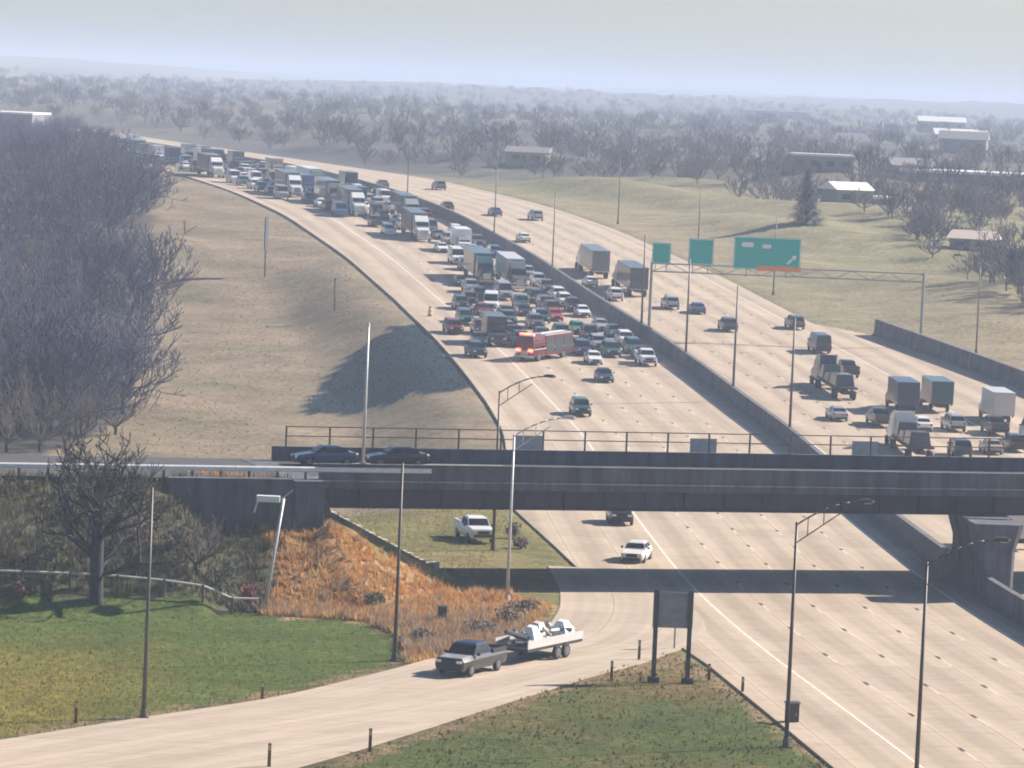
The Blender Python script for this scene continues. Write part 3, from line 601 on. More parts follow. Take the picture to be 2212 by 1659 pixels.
CON=mat('dark_juniper',(.012,.026,.036),.85,col2=(.020,.040,.052),scale=.8); OLV=mat('dull_green_leaf',(.045,.065,.03),.85,col2=(.08,.085,.045),scale=.9); GRB=mat('grey_brown_twig_leaf',(.13,.10,.075),.9,col2=(.20,.16,.12),scale=.9)
rb=random.Random(21)
ordw=['first','second','third','fourth','fifth','sixth','seventh','eighth','ninth','tenth']
for i,(x,y,r,h,m,lab) in enumerate([(-21.5,273.5,1.7,2.4,OLV,'dull green shrub on the bank right of the big bare tree'),(-18.6,273.2,1.5,2.2,OLV,'dull green shrub just left of the dark red shrub'),(-16.7,272.3,.75,1.7,mat('dark_red_leaf',(.13,.028,.026),.85,col2=(.20,.05,.04),scale=1.2),'small dark red shrub at the right end of the rail fence'),(-23.8,274.5,1.8,2.2,GRB,'grey twiggy shrub behind the big bare tree'),(-29.6,270.5,1.7,1.9,OLV,'olive shrub left of the big bare tree trunk'),(-30.8,266.0,.9,1.1,mat('reddish_twigs',(.16,.075,.055),.9,col2=(.11,.06,.05),scale=1),'low reddish brush at the left picture edge'),
   (.2,270.5,1.5,1.2,GRB,'grey brush at the foot of the brush slope beside the ramp'),(-1.5,264.5,1.4,1.1,GRB,'brown brush behind the pickup truck'),(1.6,276.5,1.3,1.0,GRB,'grey brush below the short lamp post'),(-5.0,259.5,1.2,1.0,GRB,'brown brush left of the pickup truck'),(-8.4,276,1.1,1.0,mat('green_brown_leaf',(.11,.10,.045),.9),'green brown shrub on the orange brush slope'),
   (.6,323,.8,1.2,GRB,'brown bush beside the parked white pickup under the overpass'),(1.2,316,.8,1.0,GRB,'low bush at the pavement edge below the overpass')]):
    bush((x,y,ground(x,y)),r,h,lab,m,rb,520,.10)
# low blade clumps on the bank polygon, in its dark blue green
bank=scatter([(max(-36,a),b) for a,b in POLY['dark']],1500,rs,.7,1.3); clumps('bank_dark_clumps',bank,3,.10,.10,mat('dark_clump_blades',(.009,.026,.036),.9,col2=(.013,.034,.045),scale=.1),rs,'low dark blue green clumps on the bank left of the queue','ground cover',lean=.7)
# ================= far country =================
def conifer(loc,h,r,label):
    e=empty('spruce_tree',loc); MB().tube((0,0,-.3),(0,0,h*.9),h*.02,.03,7).build('trunk',BARK,e); V=[];F=[]; rr_=random.Random(int(h*100))
    for _ in range(2600):
        t=rr_.random()**.7; a=rr_.uniform(0,6.283); R_=r*t*(.75+.25*math.sin(a*5+t*40)); z=h*(1-t*.93)-.1*R_; k=len(V); d=Vector((math.cos(a),math.sin(a),-.25)); s=.35+.3*t; q=rr_.uniform(.45,1); c=Vector((d.x*R_*q,d.y*R_*q,z)); n_=Vector((-d.y,d.x,0)); V+=[tuple(c),tuple(c+d*s+n_*s*.35),tuple(c+d*s*1.3),tuple(c+d*s-n_*s*.35)]; F.append((k,k+1,k+2,k+3))
    me=bpy.data.meshes.new('crown'); me.from_pydata(V,[],F); me.materials.append(mat('spruce_blue',(.010,.040,.055),.85,col2=(.018,.06,.075),scale=.6)); link('crown',me,e); tag(e,label,'tree')
conifer((47.5,690,ground(47.5,690)-.3),9.6,3.4,'blue green spruce rising behind the largest green sign')
ROOFW=mat('white_roof',(.78,.76,.73),.6); ROOFG=mat('grey_roof',(.26,.25,.26),.8,col2=(.2,.19,.2),scale=1); WALLB=mat('beige_wall',(.24,.22,.20),.8); WALLG=mat('grey_wall',(.16,.165,.19),.8); WIN=mat('window_glass',(.04,.05,.06),.15)
def house(name,loc,L_,D,Hh,rh,rz,label,wall,roof,nwin=4,group='houses in the far suburb'):
    e=empty(name,loc,rz); MB().box(-L_/2,L_/2,-D/2,D/2,-3,Hh).build('wall',wall,e); o=.5
    if rh>.6:
        MB().hexa([(-L_/2-o,-D/2-o,Hh),(L_/2+o,-D/2-o,Hh),(L_/2+o,D/2+o,Hh),(-L_/2-o,D/2+o,Hh)],[(-L_/2-o,-.1,Hh+rh),(L_/2+o,-.1,Hh+rh),(L_/2+o,.1,Hh+rh),(-L_/2-o,.1,Hh+rh)]).build('roof',roof,e)
    else: MB().box(-L_/2-o*.4,L_/2+o*.4,-D/2-o*.4,D/2+o*.4,Hh+.003,Hh+rh).build('roof',roof,e)
    for k in range(nwin):
        x=-L_/2+L_*(k+.5)/nwin; MB().box(x-min(.8,L_/nwin*.3),x+min(.8,L_/nwin*.3),-D/2-.06,-D/2-.005,Hh*.35,Hh*.72).build('window',WIN,e)
    MB().box(-L_*.05-.5,-L_*.05+.5,-D/2-.05,-D/2-.004,-.5,1.7).build('door',mat('door_brown',(.12,.08,.06),.7),e)
    tag(e,label,'building',group)
HS=[('warehouse',108,905,52,22,4.2,.6,R(-3),'long white roofed warehouse at the right edge beyond the highway',WALLG,ROOFW,10),
    ('warehouse',-152,1120,46,24,5.5,.5,R(-5),'long grey building with white roof edge at the far left',mat('mauve_wall',(.17,.16,.20),.8),ROOFW,8),
    ('house',170,2820,46,14,4,.6,R(-4),'distant white roofed shed at the top of the far hillside',WALLB,ROOFW,6),
    ('house',182,1740,22,10,4,2.5,R(5),'pale house high on the right hillside',WALLB,ROOFW,4),
    ('house',62,868,13,8,3.0,.5,R(4),'small flat white house left of the long warehouse',WALLB,ROOFW,4),
    ('house',58.5,748,7,6,2.6,1.4,R(25),'small pale house above the right end of the gantry',WALLB,ROOFW,2),
    ('house',64,756,8,6,2.4,.5,R(-8),'low white roofed shed right of the small pale house',WALLG,ROOFW,2),
    ('house',73,668,6.5,6,1.8,1.3,R(-20),'low house with pink beige roof at the right, above the dark barrier',WALLB,mat('pink_roof',(.62,.50,.44),.7),2),
    ('house',84,905,9,7,3,1.6,R(10),'grey roofed house just left of the long warehouse',WALLB,ROOFG,3),('house',132,1250,14,9,4,2.4,R(-10),'grey roofed house on the slope above the long warehouse',WALLB,ROOFG,3),
    ('house',150,1420,14,9,4,2.4,R(14),'pale walled house higher above the long warehouse',WALLB,ROOFW,3),('house',118,1480,13,9,4,2.4,R(-16),'grey house among trees left of the pale walled house',WALLG,ROOFG,3),('house',215,2150,24,12,5,2.6,R(0),'pale roofed building near the skyline at the right',WALLB,ROOFW,4),
    ('house',1.5,922,9,6,2.4,1.2,R(-12),'small tan shed beyond the away lanes, top centre',mat('tan_wall',(.42,.33,.2),.8),ROOFG,2),('house',128,760,10,7,2.6,1.5,R(8),'grey roofed house at the right edge below the warehouse',WALLG,ROOFG,3)]
for nm,x,y,L_,D,Hh,rh,rz,lab,wl,rf,nw in HS: house(nm,(x,y,ground(x,y)),L_,D,Hh,rh,rz,lab,wl,rf,nw)
TF=[templ(s,8*hh,3,n_,.06,r0=.16,spread=sp,up=up) for s,hh,n_,sp,up in ((11,1.0,7,1.0,.35),(12,1.2,8,.75,.8),(13,.8,8,1.0,.5),(14,1.1,6,.85,.6),(15,.9,9,.7,1.0))]
pl=[]; rw=random.Random(9); tries=0
for k in range(170):
    Y=rw.uniform(560,800); X=rw.uniform(0,62)+float(np.interp(Y,[560,640,690,740,800],[68,66,60,54,38])); 
    if not any(abs(X-h[1])<h[3]*.6+1 and -22<Y-h[2]<h[4] for h in HS): pl.append((X,Y,ground(X,Y)-.2,rw.uniform(.55,.95),rw.uniform(0,6.3)))
while len(pl)<2500 and tries<90000:
    tries+=1; Y=560+3200*rw.random()**1.8; X=rw.uniform(-.135*Y,.135*Y)
    off=med(min(Y,1900))-X
    if Y<1500 and -offR(Y)-14<off<offL(Y)+60: continue
    if X<0 and Y<1250 and off>0: continue
    if Y<860 and X<np.interp(Y,[560,640,690,740,800,860],[68,66,60,54,38,5]): continue
    if any(abs(X-h[1])<h[3]*.6 and -22<Y-h[2]<h[4] for h in HS): continue
    pl.append((X,Y,ground(X,Y)-.2,rw.uniform(.55,1.0),rw.uniform(0,6.3)))
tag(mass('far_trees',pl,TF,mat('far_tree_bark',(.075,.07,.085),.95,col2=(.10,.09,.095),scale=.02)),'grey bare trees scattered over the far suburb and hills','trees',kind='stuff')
# ================= vehicles =================
def paint(n,c,r=.32,me_=0.0): 
    m=mat(n,c,r,me_); m.node_tree.nodes['Principled BSDF'].inputs['Coat Weight'].default_value=.4; return m
PAINT={'white':paint('white_car_paint',(.76,.76,.75)),'black':paint('black_car_paint',(.015,.016,.019)),'silver':paint('silver_car_paint',(.42,.43,.44),.35,.3),'grey':paint('grey_car_paint',(.13,.14,.15),.35,.2),'dark blue':paint('dark_blue_car_paint',(.018,.035,.085)),'blue':paint('blue_car_paint',(.04,.11,.26)),'teal':paint('teal_car_paint',(.03,.095,.10)),'maroon':paint('maroon_car_paint',(.14,.018,.022)),'red':paint('red_car_paint',(.42,.03,.025)),'beige':paint('beige_car_paint',(.42,.36,.27)),'green':paint('green_car_paint',(.05,.22,.12)),'pale grey':paint('pale_grey_paint',(.50,.50,.50),.5),'dark grey':paint('dark_grey_paint',(.055,.06,.065))}
AG=mat('auto_glass',(.012,.018,.024),.06,spec=.6); TYRE=mat('tyre_rubber',(.018,.018,.019),.9); RIM=mat('wheel_rim',(.16,.16,.165),.4,.5); HL=mat('headlight_lens',(.75,.77,.78),.12); TL=mat('taillight_lens',(.40,.015,.012),.25); TLIT=mat('lit_red_lamp',(.5,.02,.02),.3,emit=(1.0,.05,.03,9.0)); AMB=mat('lit_amber_lamp',(.6,.25,.04),.3,emit=(1.0,.42,.08,3.0)); BLKP=mat('black_plastic',(.02,.02,.021),.6); CHR=mat('chrome',(.6,.6,.6),.2,.9)
def sec(y,zb,zt,hw,rt=.88,rb_=.92): 
    h=zt-zb; return [(-hw*rb_,y,zb),(hw*rb_,y,zb),(hw,y,zb+.3*h),(hw,y,zb+.72*h),(hw*rt,y,zt),(-hw*rt,y,zt),(-hw,y,zb+.72*h),(-hw,y,zb+.3*h)]
def wheel_meshes(r,wd):
    t=MB(); n=14; secs=[]
    for x,k in ((-wd/2,.86),(-wd/2+.03,1),(wd/2-.03,1),(wd/2,.86)): secs.append([(x,math.cos(6.28318*i/n)*r*k,math.sin(6.28318*i/n)*r*k) for i in range(n)])
    t.loft(secs); rm=MB()
    for s in (-1,1):
        x=s*(wd/2+.004); rm.loft([[(x,math.cos(6.28318*i/n)*r*.62,math.sin(6.28318*i/n)*r*.62) for i in range(n)],[(x+s*.02,math.cos(6.28318*i/n)*r*.34,math.sin(6.28318*i/n)*r*.34) for i in range(n)]])
    return t.mesh('tyre',TYRE),rm.mesh('rim',RIM)
WH={}
def wheel(par,x,y,r,wd,sub=True):
    k=(r,wd)
    if k not in WH: WH[k]=wheel_meshes(r,wd)
    t=link('wheel',WH[k][0],par,(x,y,r)); 
    if sub: link('rim',WH[k][1],t)
CARS={
 # length half, half width, sections(y,zb,zt,hw), greenhouse (y front base, y front top, y rear top, y rear base, belt, roof, base hw, top hw)
 'sedan':dict(s=[(2.32,.34,.62,.74),(2.22,.26,.74,.84),(1.5,.24,.88,.90),(.85,.24,.96,.91),(-1.5,.24,1.0,.91),(-2.05,.26,1.02,.87),(-2.32,.36,.92,.78)],g=(.98,.30,-.95,-1.72,.95,1.45,.80,.60),wb=(1.42,-1.38),r=.33,hw=.91,z=.66),
 'hatchback':dict(s=[(2.05,.34,.66,.74),(1.95,.26,.80,.84),(1.3,.24,.94,.89),(.8,.24,1.02,.89),(-1.5,.24,1.06,.89),(-1.95,.28,1.04,.86),(-2.05,.38,.95,.80)],g=(1.0,.30,-1.45,-1.93,1.0,1.52,.79,.62),wb=(1.28,-1.25),r=.32,hw=.89,z=.72),
 'suv':dict(s=[(2.40,.42,.82,.80),(2.32,.34,1.02,.90),(1.4,.32,1.10,.96),(1.0,.32,1.15,.97),(-1.9,.32,1.18,.97),(-2.3,.36,1.16,.94),(-2.40,.46,1.06,.88)],g=(1.1,.55,-1.75,-2.22,1.12,1.76,.87,.72),wb=(1.45,-1.45),r=.38,hw=.97,z=.86),
 'minivan':dict(s=[(2.5,.36,.72,.80),(2.42,.28,.90,.90),(1.75,.26,1.05,.97),(1.4,.26,1.10,.98),(-2.1,.26,1.12,.98),(-2.45,.3,1.1,.95),(-2.52,.4,1.0,.9)],g=(1.65,.75,-2.1,-2.42,1.07,1.76,.88,.74),wb=(1.55,-1.5),r=.34,hw=.98,z=.80),
 'pickup':dict(s=[(2.88,.48,.90,.84),(2.78,.40,1.12,.95),(1.9,.38,1.19,1.0),(1.35,.38,1.22,1.01),(-2.6,.40,1.24,1.01),(-2.88,.44,1.22,.99)],g=(1.45,.80,-.62,-.86,1.2,1.88,.90,.76),wb=(1.82,-1.72),r=.40,hw=1.01,z=.95,bed=(-1.0,-2.72)),
 'van':dict(s=[(2.9,.42,.9,.84),(2.8,.34,1.15,.95),(2.2,.32,1.32,1.0),(1.7,.32,1.36,1.0),(-2.8,.32,1.36,1.0),(-2.9,.36,1.36,1.0)],g=(1.95,1.2,-2.78,-2.89,1.30,2.35,.97,.86),wb=(1.75,-1.6),r=.36,hw=1.0,z=.95,blank=True)}
PROTO={}
def make_car(kind,full=True):
    k=CARS[kind]; e=empty(kind,(0,0,-500)); pm=PAINT['white']
    b=MB(); b.loft([sec(*q) for q in k['s']]); b.build('body',pm,e)
    yf0,yf1,yr1,yr0,zb,zt,w0,w1=k['g']; bt=[(-w0,yr0,zb),(w0,yr0,zb),(w0,yf0,zb),(-w0,yf0,zb)]
    zm=zt-.09; f_=lambda z:(z-zb)/(zt-zb); 
    def ring(z,ins=0): t=f_(z); w_=w0+(w1-w0)*t-ins; return [(-w_,yr0+(yr1-yr0)*t+ins,z),(w_,yr0+(yr1-yr0)*t+ins,z),(w_,yf0+(yf1-yf0)*t-ins,z),(-w_,yf0+(yf1-yf0)*t-ins,z)]
    MB().loft([bt,ring(zm),ring(zt,.10)]).build('cabin',pm,e)
    def pane(nm,a,bq,c,d,nrm,ins=.07):
        P=[Vector(q) for q in (a,bq,c,d)]; cc=sum(P,Vector())/4; N=Vector(nrm).normalized()*.014; Q=[]
        for q in P:
            v=q-cc; Q.append(tuple(cc+v*(1-ins*1.0)+N))
        MB().poly(Q).build(nm,AG,e)
    t=ring(zm-.02); bb=ring(zb+.06)
    pane('windshield',bb[3],bb[2],t[2],t[3],(0,zt-zb,yf0-yf1),.08)
    pane('rear_window',bb[1],bb[0],t[0],t[1],(0,-(zt-zb),abs(yr0-yr1)+.2),.1)
    L=lambda p,q,s:tuple(Vector(p).lerp(Vector(q),s))
    for sx,(i0,i1) in ((1,(1,2)),(-1,(0,3))):
        cuts=((.0,.44),(.46,1.0)) if not k.get('blank') else ((.70,1.0),)
        if kind=='pickup': cuts=((.05,.48),(.5,1.0))
        for s0,s1 in cuts: pane('side_window',L(bb[i0],bb[i1],s0),L(bb[i0],bb[i1],s1),L(t[i0],t[i1],s1),L(t[i0],t[i1],s0),(sx,0,.3),.09)
    if k.get('bed'):
        y0,y1=k['bed']; MB().box(-.82,.82,y1,y0,1.225,1.255).build('bed_floor',BLKP,e)
        for x0,x1,ya,yb in ((-1.0,-.83,y1,y0),(.83,1.0,y1,y0),(-.99,.99,y1-.12,y1-.005)): MB().box(x0,x1,ya,yb,1.2,1.40).build('bed_side',pm,e)
    hw=k['hw']
    if full:
        for x in (-1,1):
            for y in k['wb']: wheel(e,x*(hw-.10),y,k['r'],.24)
        yF=k['s'][0][0]; yR=k['s'][-1][0]; z=k['z']; hf=k['s'][0][3]
        for x in (-1,1):
            MB().box(x*hf*.80-.17,x*hf*.80+.17,yF-.08,yF+.025,z-.09,z+.07).build('headlight',HL,e); MB().box(x*hf*.92-.11,x*hf*.92+.11,yR-.02,yR+.06,z+.02,z+.25).build('taillight',TL,e)
            MB().box(x*(hw+.09)-.09,x*(hw+.09)+.09,yf0-.35,yf0-.22,zb+.02,zb+.17).build('mirror',BLKP,e)
        MB().box(-hf*.55,hf*.55,yF-.04,yF+.015,z-.2,z+.04).build('grille',BLKP,e); MB().box(-hf*.9,hf*.9,yF-.02,yF+.06,z-.42,z-.24).build('bumper',BLKP,e); MB().box(-hf*.9,hf*.9,yR-.06,yR+.02,z-.38,z-.18).build('bumper',BLKP,e)
    else:
        for x in (-1,1):
            for y in k['wb']: wheel(e,x*(hw-.10),y,k['r'],.24,False)
    return e
def make_box_truck():
    e=empty('box_truck',(0,0,-500)); pm=PAINT['white']
    MB().loft([sec(3.9,.5,1.25,.95),sec(3.75,.45,1.5,1.05),sec(3.0,.45,1.62,1.08),sec(1.9,.45,1.65,1.08)]).build('body',pm,e)
    MB().loft([[(-1.0,1.9,1.6),(1.0,1.9,1.6),(1.0,3.1,1.6),(-1.0,3.1,1.6)],[(-.92,1.9,2.4),(.92,1.9,2.4),(.92,2.6,2.4),(-.92,2.6,2.4)]]).build('cabin',pm,e)
    MB().poly([(-.85,3.03,1.72),(.85,3.03,1.72),(.8,2.64,2.32),(-.8,2.64,2.32)]).build('windshield',AG,e)
    for x in (-1,1): MB().poly([(x*1.0,2.05,1.75),(x*1.0,2.9,1.75),(x*.955,2.55,2.3),(x*.955,2.05,2.3)]).build('side_window',AG,e)
    MB().box(-1.22,1.22,-3.9,1.8,1.0,3.5).build('cargo_box',pm,e); MB().box(-.5,.5,-3.8,3.4,.6,.98).build('chassis',BLKP,e); MB().box(-1.1,1.1,-3.95,-3.905,1.1,3.3).build('rear_door',PAINT['pale grey'],e)
    for x in (-1,1):
        for y in (2.9,-2.3): wheel(e,x*.95,y,.45,.30)
        MB().box(x*.72-.15,x*.72+.15,3.82,3.93,.95,1.12).build('headlight',HL,e); MB().box(x*1.0-.1,x*1.0+.1,-3.98,-3.91,.85,1.0).build('taillight',TL,e)
    MB().box(-.5,.5,3.86,3.93,.85,1.2).build('grille',BLKP,e); return e
def make_semi(flat=False):
    e=empty('semi_truck',(0,0,-500)); pm=PAINT['white']
    MB().loft([sec(8.6,.6,1.5,.95),sec(8.4,.55,1.85,1.0),sec(6.8,.55,2.05,1.1),sec(6.2,.55,2.1,1.15)]).build('body',pm,e)
    MB().loft([[(-1.15,4.0,1.0),(1.15,4.0,1.0),(1.15,6.5,1.0),(-1.15,6.5,1.0)],[(-1.15,4.0,2.2),(1.15,4.0,2.2),(1.15,6.5,2.2),(-1.15,6.5,2.2)],[(-1.1,4.0,3.0),(1.1,4.0,3.0),(1.1,6.1,3.0),(-1.1,6.1,3.0)],[(-1.0,4.0,3.75),(1.0,4.0,3.75),(1.0,5.0,3.7),(-1.0,5.0,3.7)]]).build('cabin',pm,e)
    MB().poly([(-1.0,6.48,2.28),(1.0,6.48,2.28),(.98,6.17,2.92),(-.98,6.17,2.92)]).build('windshield',AG,e)
    for x in (-1,1): MB().poly([(x*1.165,5.4,2.2),(x*1.165,6.35,2.2),(x*1.125,6.05,2.9),(x*1.125,5.4,2.9)]).build('side_window',AG,e); MB().tube((x*1.0,3.8,.9),(x*1.0,3.8,3.9),.09,.09,8).build('exhaust_stack',CHR,e)
    if flat:
        MB().box(-1.27,1.27,-8.2,3.4,1.25,1.45).build('trailer_bed',BLKP,e)
        for y0,y1,h in ((-7,-3.2,1.3),(-2.6,.4,.9),(.9,3.0,1.5)): MB().loft([[(-1.1,y0,1.46),(1.1,y0,1.46),(1.1,y1,1.46),(-1.1,y1,1.46)],[(-.9,y0+.2,1.46+h),(.9,y0+.2,1.46+h),(.9,y1-.3,1.46+h*.9),(-.9,y1-.3,1.46+h*.9)]]).build('load',PAINT['dark grey'],e)
    else:
        MB().box(-1.29,1.29,-8.2,3.3,1.15,4.1).build('trailer',pm,e); MB().box(-1.2,1.2,-8.25,-8.205,1.3,4.0).build('trailer_door',PAINT['pale grey'],e)
        MB().box(-1.31,1.31,-8.18,3.28,1.05,1.14).build('trailer_rail',CHR,e)
    MB().box(-.45,.45,-8.0,8.2,.65,1.04).build('chassis',BLKP,e)
    for x in (-1,1):
        for y in (7.4,4.0,2.9,-6.0,-7.2): wheel(e,x*1.05,y,.5,.38,False)
        MB().box(x*.8-.16,x*.8+.16,8.5,8.64,1.05,1.25).build('headlight',HL,e); MB().box(x*1.05-.12,x*1.05+.12,-8.3,-8.255,.85,1.0).build('taillight',TL,e); MB().tube((x*1.05,8.3,1.2),(x*1.35,6.2,2.0),.03,.03,5).build('mirror',BLKP,e)
    MB().box(-.55,.55,8.56,8.63,.95,1.75).build('grille',CHR,e); MB().box(-1.1,1.1,8.45,8.75,.5,.85).build('bumper',CHR,e); return e
def make_fire():
    e=empty('fire_engine',(0,0,-500)); pm=PAINT['maroon']
    MB().loft([[(-1.2,y,.55),(1.2,y,.55),(1.22,y,1.4),(1.22,y,2.2),(1.1,y,zt),(-1.1,y,zt),(-1.22,y,2.2),(-1.22,y,1.4)] for y,zt in ((4.6,2.7),(4.5,2.95),(2.0,3.0),(1.9,2.95))]).build('body',pm,e)
    MB().box(-1.22,1.22,-4.6,1.8,.6,2.9).build('rear_body',pm,e); MB().box(-1.05,1.05,-4.5,1.7,2.905,3.05).build('hose_bed',STEEL,e)
    for k,(y0,y1) in enumerate(((-4.4,-2.4),(-2.2,-.4),(-.2,1.6))):
        for x in (-1,1): MB().box(min(x*1.225,x*1.25),max(x*1.225,x*1.25),y0,y1,.9,2.6).build('locker_door',PAINT['dark grey'],e)
    MB().poly([(-1.05,4.60,1.55),(1.05,4.60,1.55),(1.0,4.575,2.55),(-1.0,4.575,2.55)]).build('windshield',AG,e)
    for x in (-1,1):
        for y0,y1 in ((3.3,4.3),(2.1,3.1)): MB().poly([(x*1.235,y0,1.5),(x*1.235,y1,1.5),(x*1.18,y1,2.5),(x*1.18,y0,2.5)]).build('side_window',AG,e)
        for y in (3.3,-2.4): wheel(e,x*1.05,y,.52,.36)
        MB().box(x*.95-.16,x*.95+.16,4.6,4.68,.95,1.15).build('headlight',HL,e); MB().box(x*.85-.3,x*.85+.3,4.6,4.70,1.2,1.5).build('warning_lamp',TLIT,e)
        MB().box(x*1.0-.14,x*1.0+.14,-4.68,-4.6,.9,1.2).build('taillight',TL,e)
    MB().box(-.5,.5,4.6,4.66,.8,1.35).build('grille',CHR,e); MB().box(-1.25,1.25,4.5,4.95,.5,.78).build('bumper',CHR,e); MB().box(-1.23,1.23,-4.58,4.4,1.42,1.5).build('stripe',SWHITE,e)
    lb=MB().box(-.95,.95,3.9,4.2,3.0,3.16).build('light_bar',SWHITE,e); MB().box(.25,.93,3.85,4.25,3.165,3.3).build('beacon',TLIT,lb); MB().box(-.93,-.45,3.85,4.25,3.165,3.3).build('beacon',TLIT,lb); MB().box(-.15,.15,3.85,4.25,3.165,3.3).build('beacon',AMB,lb)
    for x in (-.35,.1): MB().box(x,x+.06,-4.4,1.6,3.12,3.18).build('ladder_rail',CHR,e)
    for y in np.arange(-4.3,1.6,.5): MB().box(-.29,.1,y,y+.05,3.125,3.175).build('ladder_rung',CHR,e)
    return e
def proto(kind,full):
    key=(kind,full)
    if key not in PROTO: PROTO[key]=make_box_truck() if kind=='box truck' else make_semi(False) if kind=='semi' else make_semi(True) if kind=='flatbed' else make_fire() if kind=='fire engine' else make_car(kind,full)
    return PROTO[key]
NM={'suv':'sport_utility_car','semi':'semi_truck','flatbed':'flatbed_truck','box truck':'box_truck','van':'delivery_van','pickup':'pickup_truck','fire engine':'fire_engine','sedan':'sedan_car','hatchback':'hatchback_car','minivan':'minivan'}
CATV={'suv':'car','sedan':'car','hatchback':'car','minivan':'car','semi':'truck','flatbed':'truck','box truck':'truck','van':'van','pickup':'pickup truck','fire engine':'fire engine'}
used=set()
def put(kind,colour,x,y,z,hd,label,group,full=True,trailer=None):
    p=proto(kind,full); o=copy_tree(p); o.name=NM[kind]; o.location=(x,y,z); o.rotation_euler=(0,0,math.atan2(-hd[0],hd[1]))
    for c in o.children:
        nm=c.name.split('.')[0]
        if nm in ('body','cabin','bed_side','cargo_box','trailer','rear_door','trailer_door') and kind!='fire engine':
            cc=colour
            if nm in ('trailer','trailer_door'): cc=trailer or colour
            if nm in ('cargo_box','rear_door'): cc=trailer or colour
            c.material_slots[0].link='OBJECT'; c.material_slots[0].material=PAINT[cc]
    assert label not in used,label
    used.add(label); tag(o,label,CATV[kind],group); return o
def on_road(kind,colour,off,Y,label,group,toward=True,full=True,trailer=None,yaw=0.0):
    x,y=road(off,Y); t=tang(Y); hd=(-t[0],-t[1]) if toward else t; a=R(yaw); hd=(hd[0]*math.cos(a)-hd[1]*math.sin(a),hd[0]*math.sin(a)+hd[1]*math.cos(a))
    o=put(kind,colour,x,y,prof(Y)+.045,hd,label,group,full,trailer); sl=(prof(Y+3)-prof(Y-3))/6; o.rotation_euler=(math.atan(sl)*(-1 if toward else 1),0,o.rotation_euler[2]); return o
P='vehicles that got past the incident'
on_road('suv','black',22.6,339,'black car just beyond the overpass girder, coming nearer',P)
on_road('sedan','white',23.4,312.5,'white car coming under the overpass, nearest on the empty carriageway',P,yaw=-14)
put('pickup','white',-2.4,320.5,.03,(.25,-.97),'white pickup parked on the grass under the overpass','parked on the verge')
on_road('suv','teal',19.0,440,'dark teal car alone on the empty carriageway behind the railing',P)
on_road('sedan','dark blue',12.2,473,'dark blue sedan just clear of the stopped queue',P)
# pickup with trailer on the exit ramp
hd=Vector((-.44,-.90,0)).normalized(); p1=Vector((-1.75,247.4,.05)); o=put('pickup','black',p1.x,p1.y,p1.z,hd,'black pickup truck on the exit ramp towing a loaded trailer','vehicles on the exit ramp')
for c in o.children:
    if c.name.startswith(('cabin',)): c.material_slots[0].material=PAINT['dark blue']
hood=MB().hexa([(-.84,1.55,1.205),(.84,1.55,1.205),(.80,2.72,1.13),(-.80,2.72,1.13)],[(-.80,1.55,1.235),(.80,1.55,1.235),(.76,2.70,1.16),(-.76,2.70,1.16)]).build('hood',PAINT['silver'],o)
def make_trailer():
    e=empty('utility_trailer',(0,0,0)); MB().box(-1.05,1.05,-3.4,2.2,.62,.78).build('deck',BLKP,e)
    for x in (-.5,.5): MB().tube((x*1.6,2.2,.68),(0,3.7,.62),.05,.05,6).build('tongue',BLKP,e)
    for x in (-1,1):
        for y in (-.6,-1.5): wheel(e,x*1.16,y,.36,.22)
        MB().box(x*1.05-.03,x*1.05+.03,-3.4,2.2,.78,1.2).build('side_rail',PAINT['pale grey'],e); MB().box(x*.9-.1,x*.9+.1,-3.46,-3.405,.6,.75).build('taillight',TL,e)
    rt=random.Random(4)
    for k in range(24):
        y=-3.2+5.2*(k%12)/12+rt.uniform(-.2,.2); x=rt.uniform(-.75,.75); z=.82+.42*(k//12); L_=rt.uniform(.8,2.2); a=rt.uniform(-.5,.5); s=rt.uniform(.07,.17)
        v=Vector((math.sin(a),math.cos(a),rt.uniform(-.1,.25))); MB().tube(Vector((x,y,z))-v*L_/2,Vector((x,y,z+.25))+v*L_/2,s,s*.8,7).build('load_piece',[PAINT['white'],PAINT['pale grey'],PAINT['beige'],PAINT['dark grey']][k%4],e)
    for k,(x,y,s) in enumerate(((-.3,-2.4,.55),(.35,-.9,.5),(-.2,.6,.5))): MB().loft([[(x-s,y-s,.8),(x+s,y-s,.8),(x+s,y+s,.8),(x-s,y+s,.8)],[(x-s*.9,y-s,1.2),(x+s*.8,y-s*.9,1.25),(x+s*.9,y+s,1.2),(x-s,y+s*.8,1.15)],[(x-s*.4,y-s*.5,1.75),(x+s*.4,y-s*.4,1.8),(x+s*.3,y+s*.4,1.75),(x-s*.4,y+s*.4,1.7)]]).build('load_bundle',[PAINT['white'],PAINT['pale grey'],PAINT['white']][k],e)
    return e
tr=make_trailer(); h2=Vector((-.47,-.88,0)).normalized(); tr.scale=(1.08,1.3,1.2); tr.location=(2.0,254.6,.05); tr.rotation_euler=(0,0,math.atan2(-h2.x,h2.y)); tag(tr,'low trailer heaped with pale scrap behind the black pickup on the ramp','trailer')
for k,c,u,lab in (('sedan','dark blue',-10.9,'dark blue sedan crossing the overpass at its left end'),('sedan','black',-5.6,'black sedan following the dark blue sedan over the overpass')):
    x,y=b_xy(u,WB-3.4); put(k,c,x,y,7.495,(-BE1[0],-BE1[1]),lab,'vehicles on the overpass')
def ordinal(n):
    s='th' if 10<=n%100<=20 else {1:'st',2:'nd',3:'rd'}.get(n%10,'th'); return f'{n}{s}'
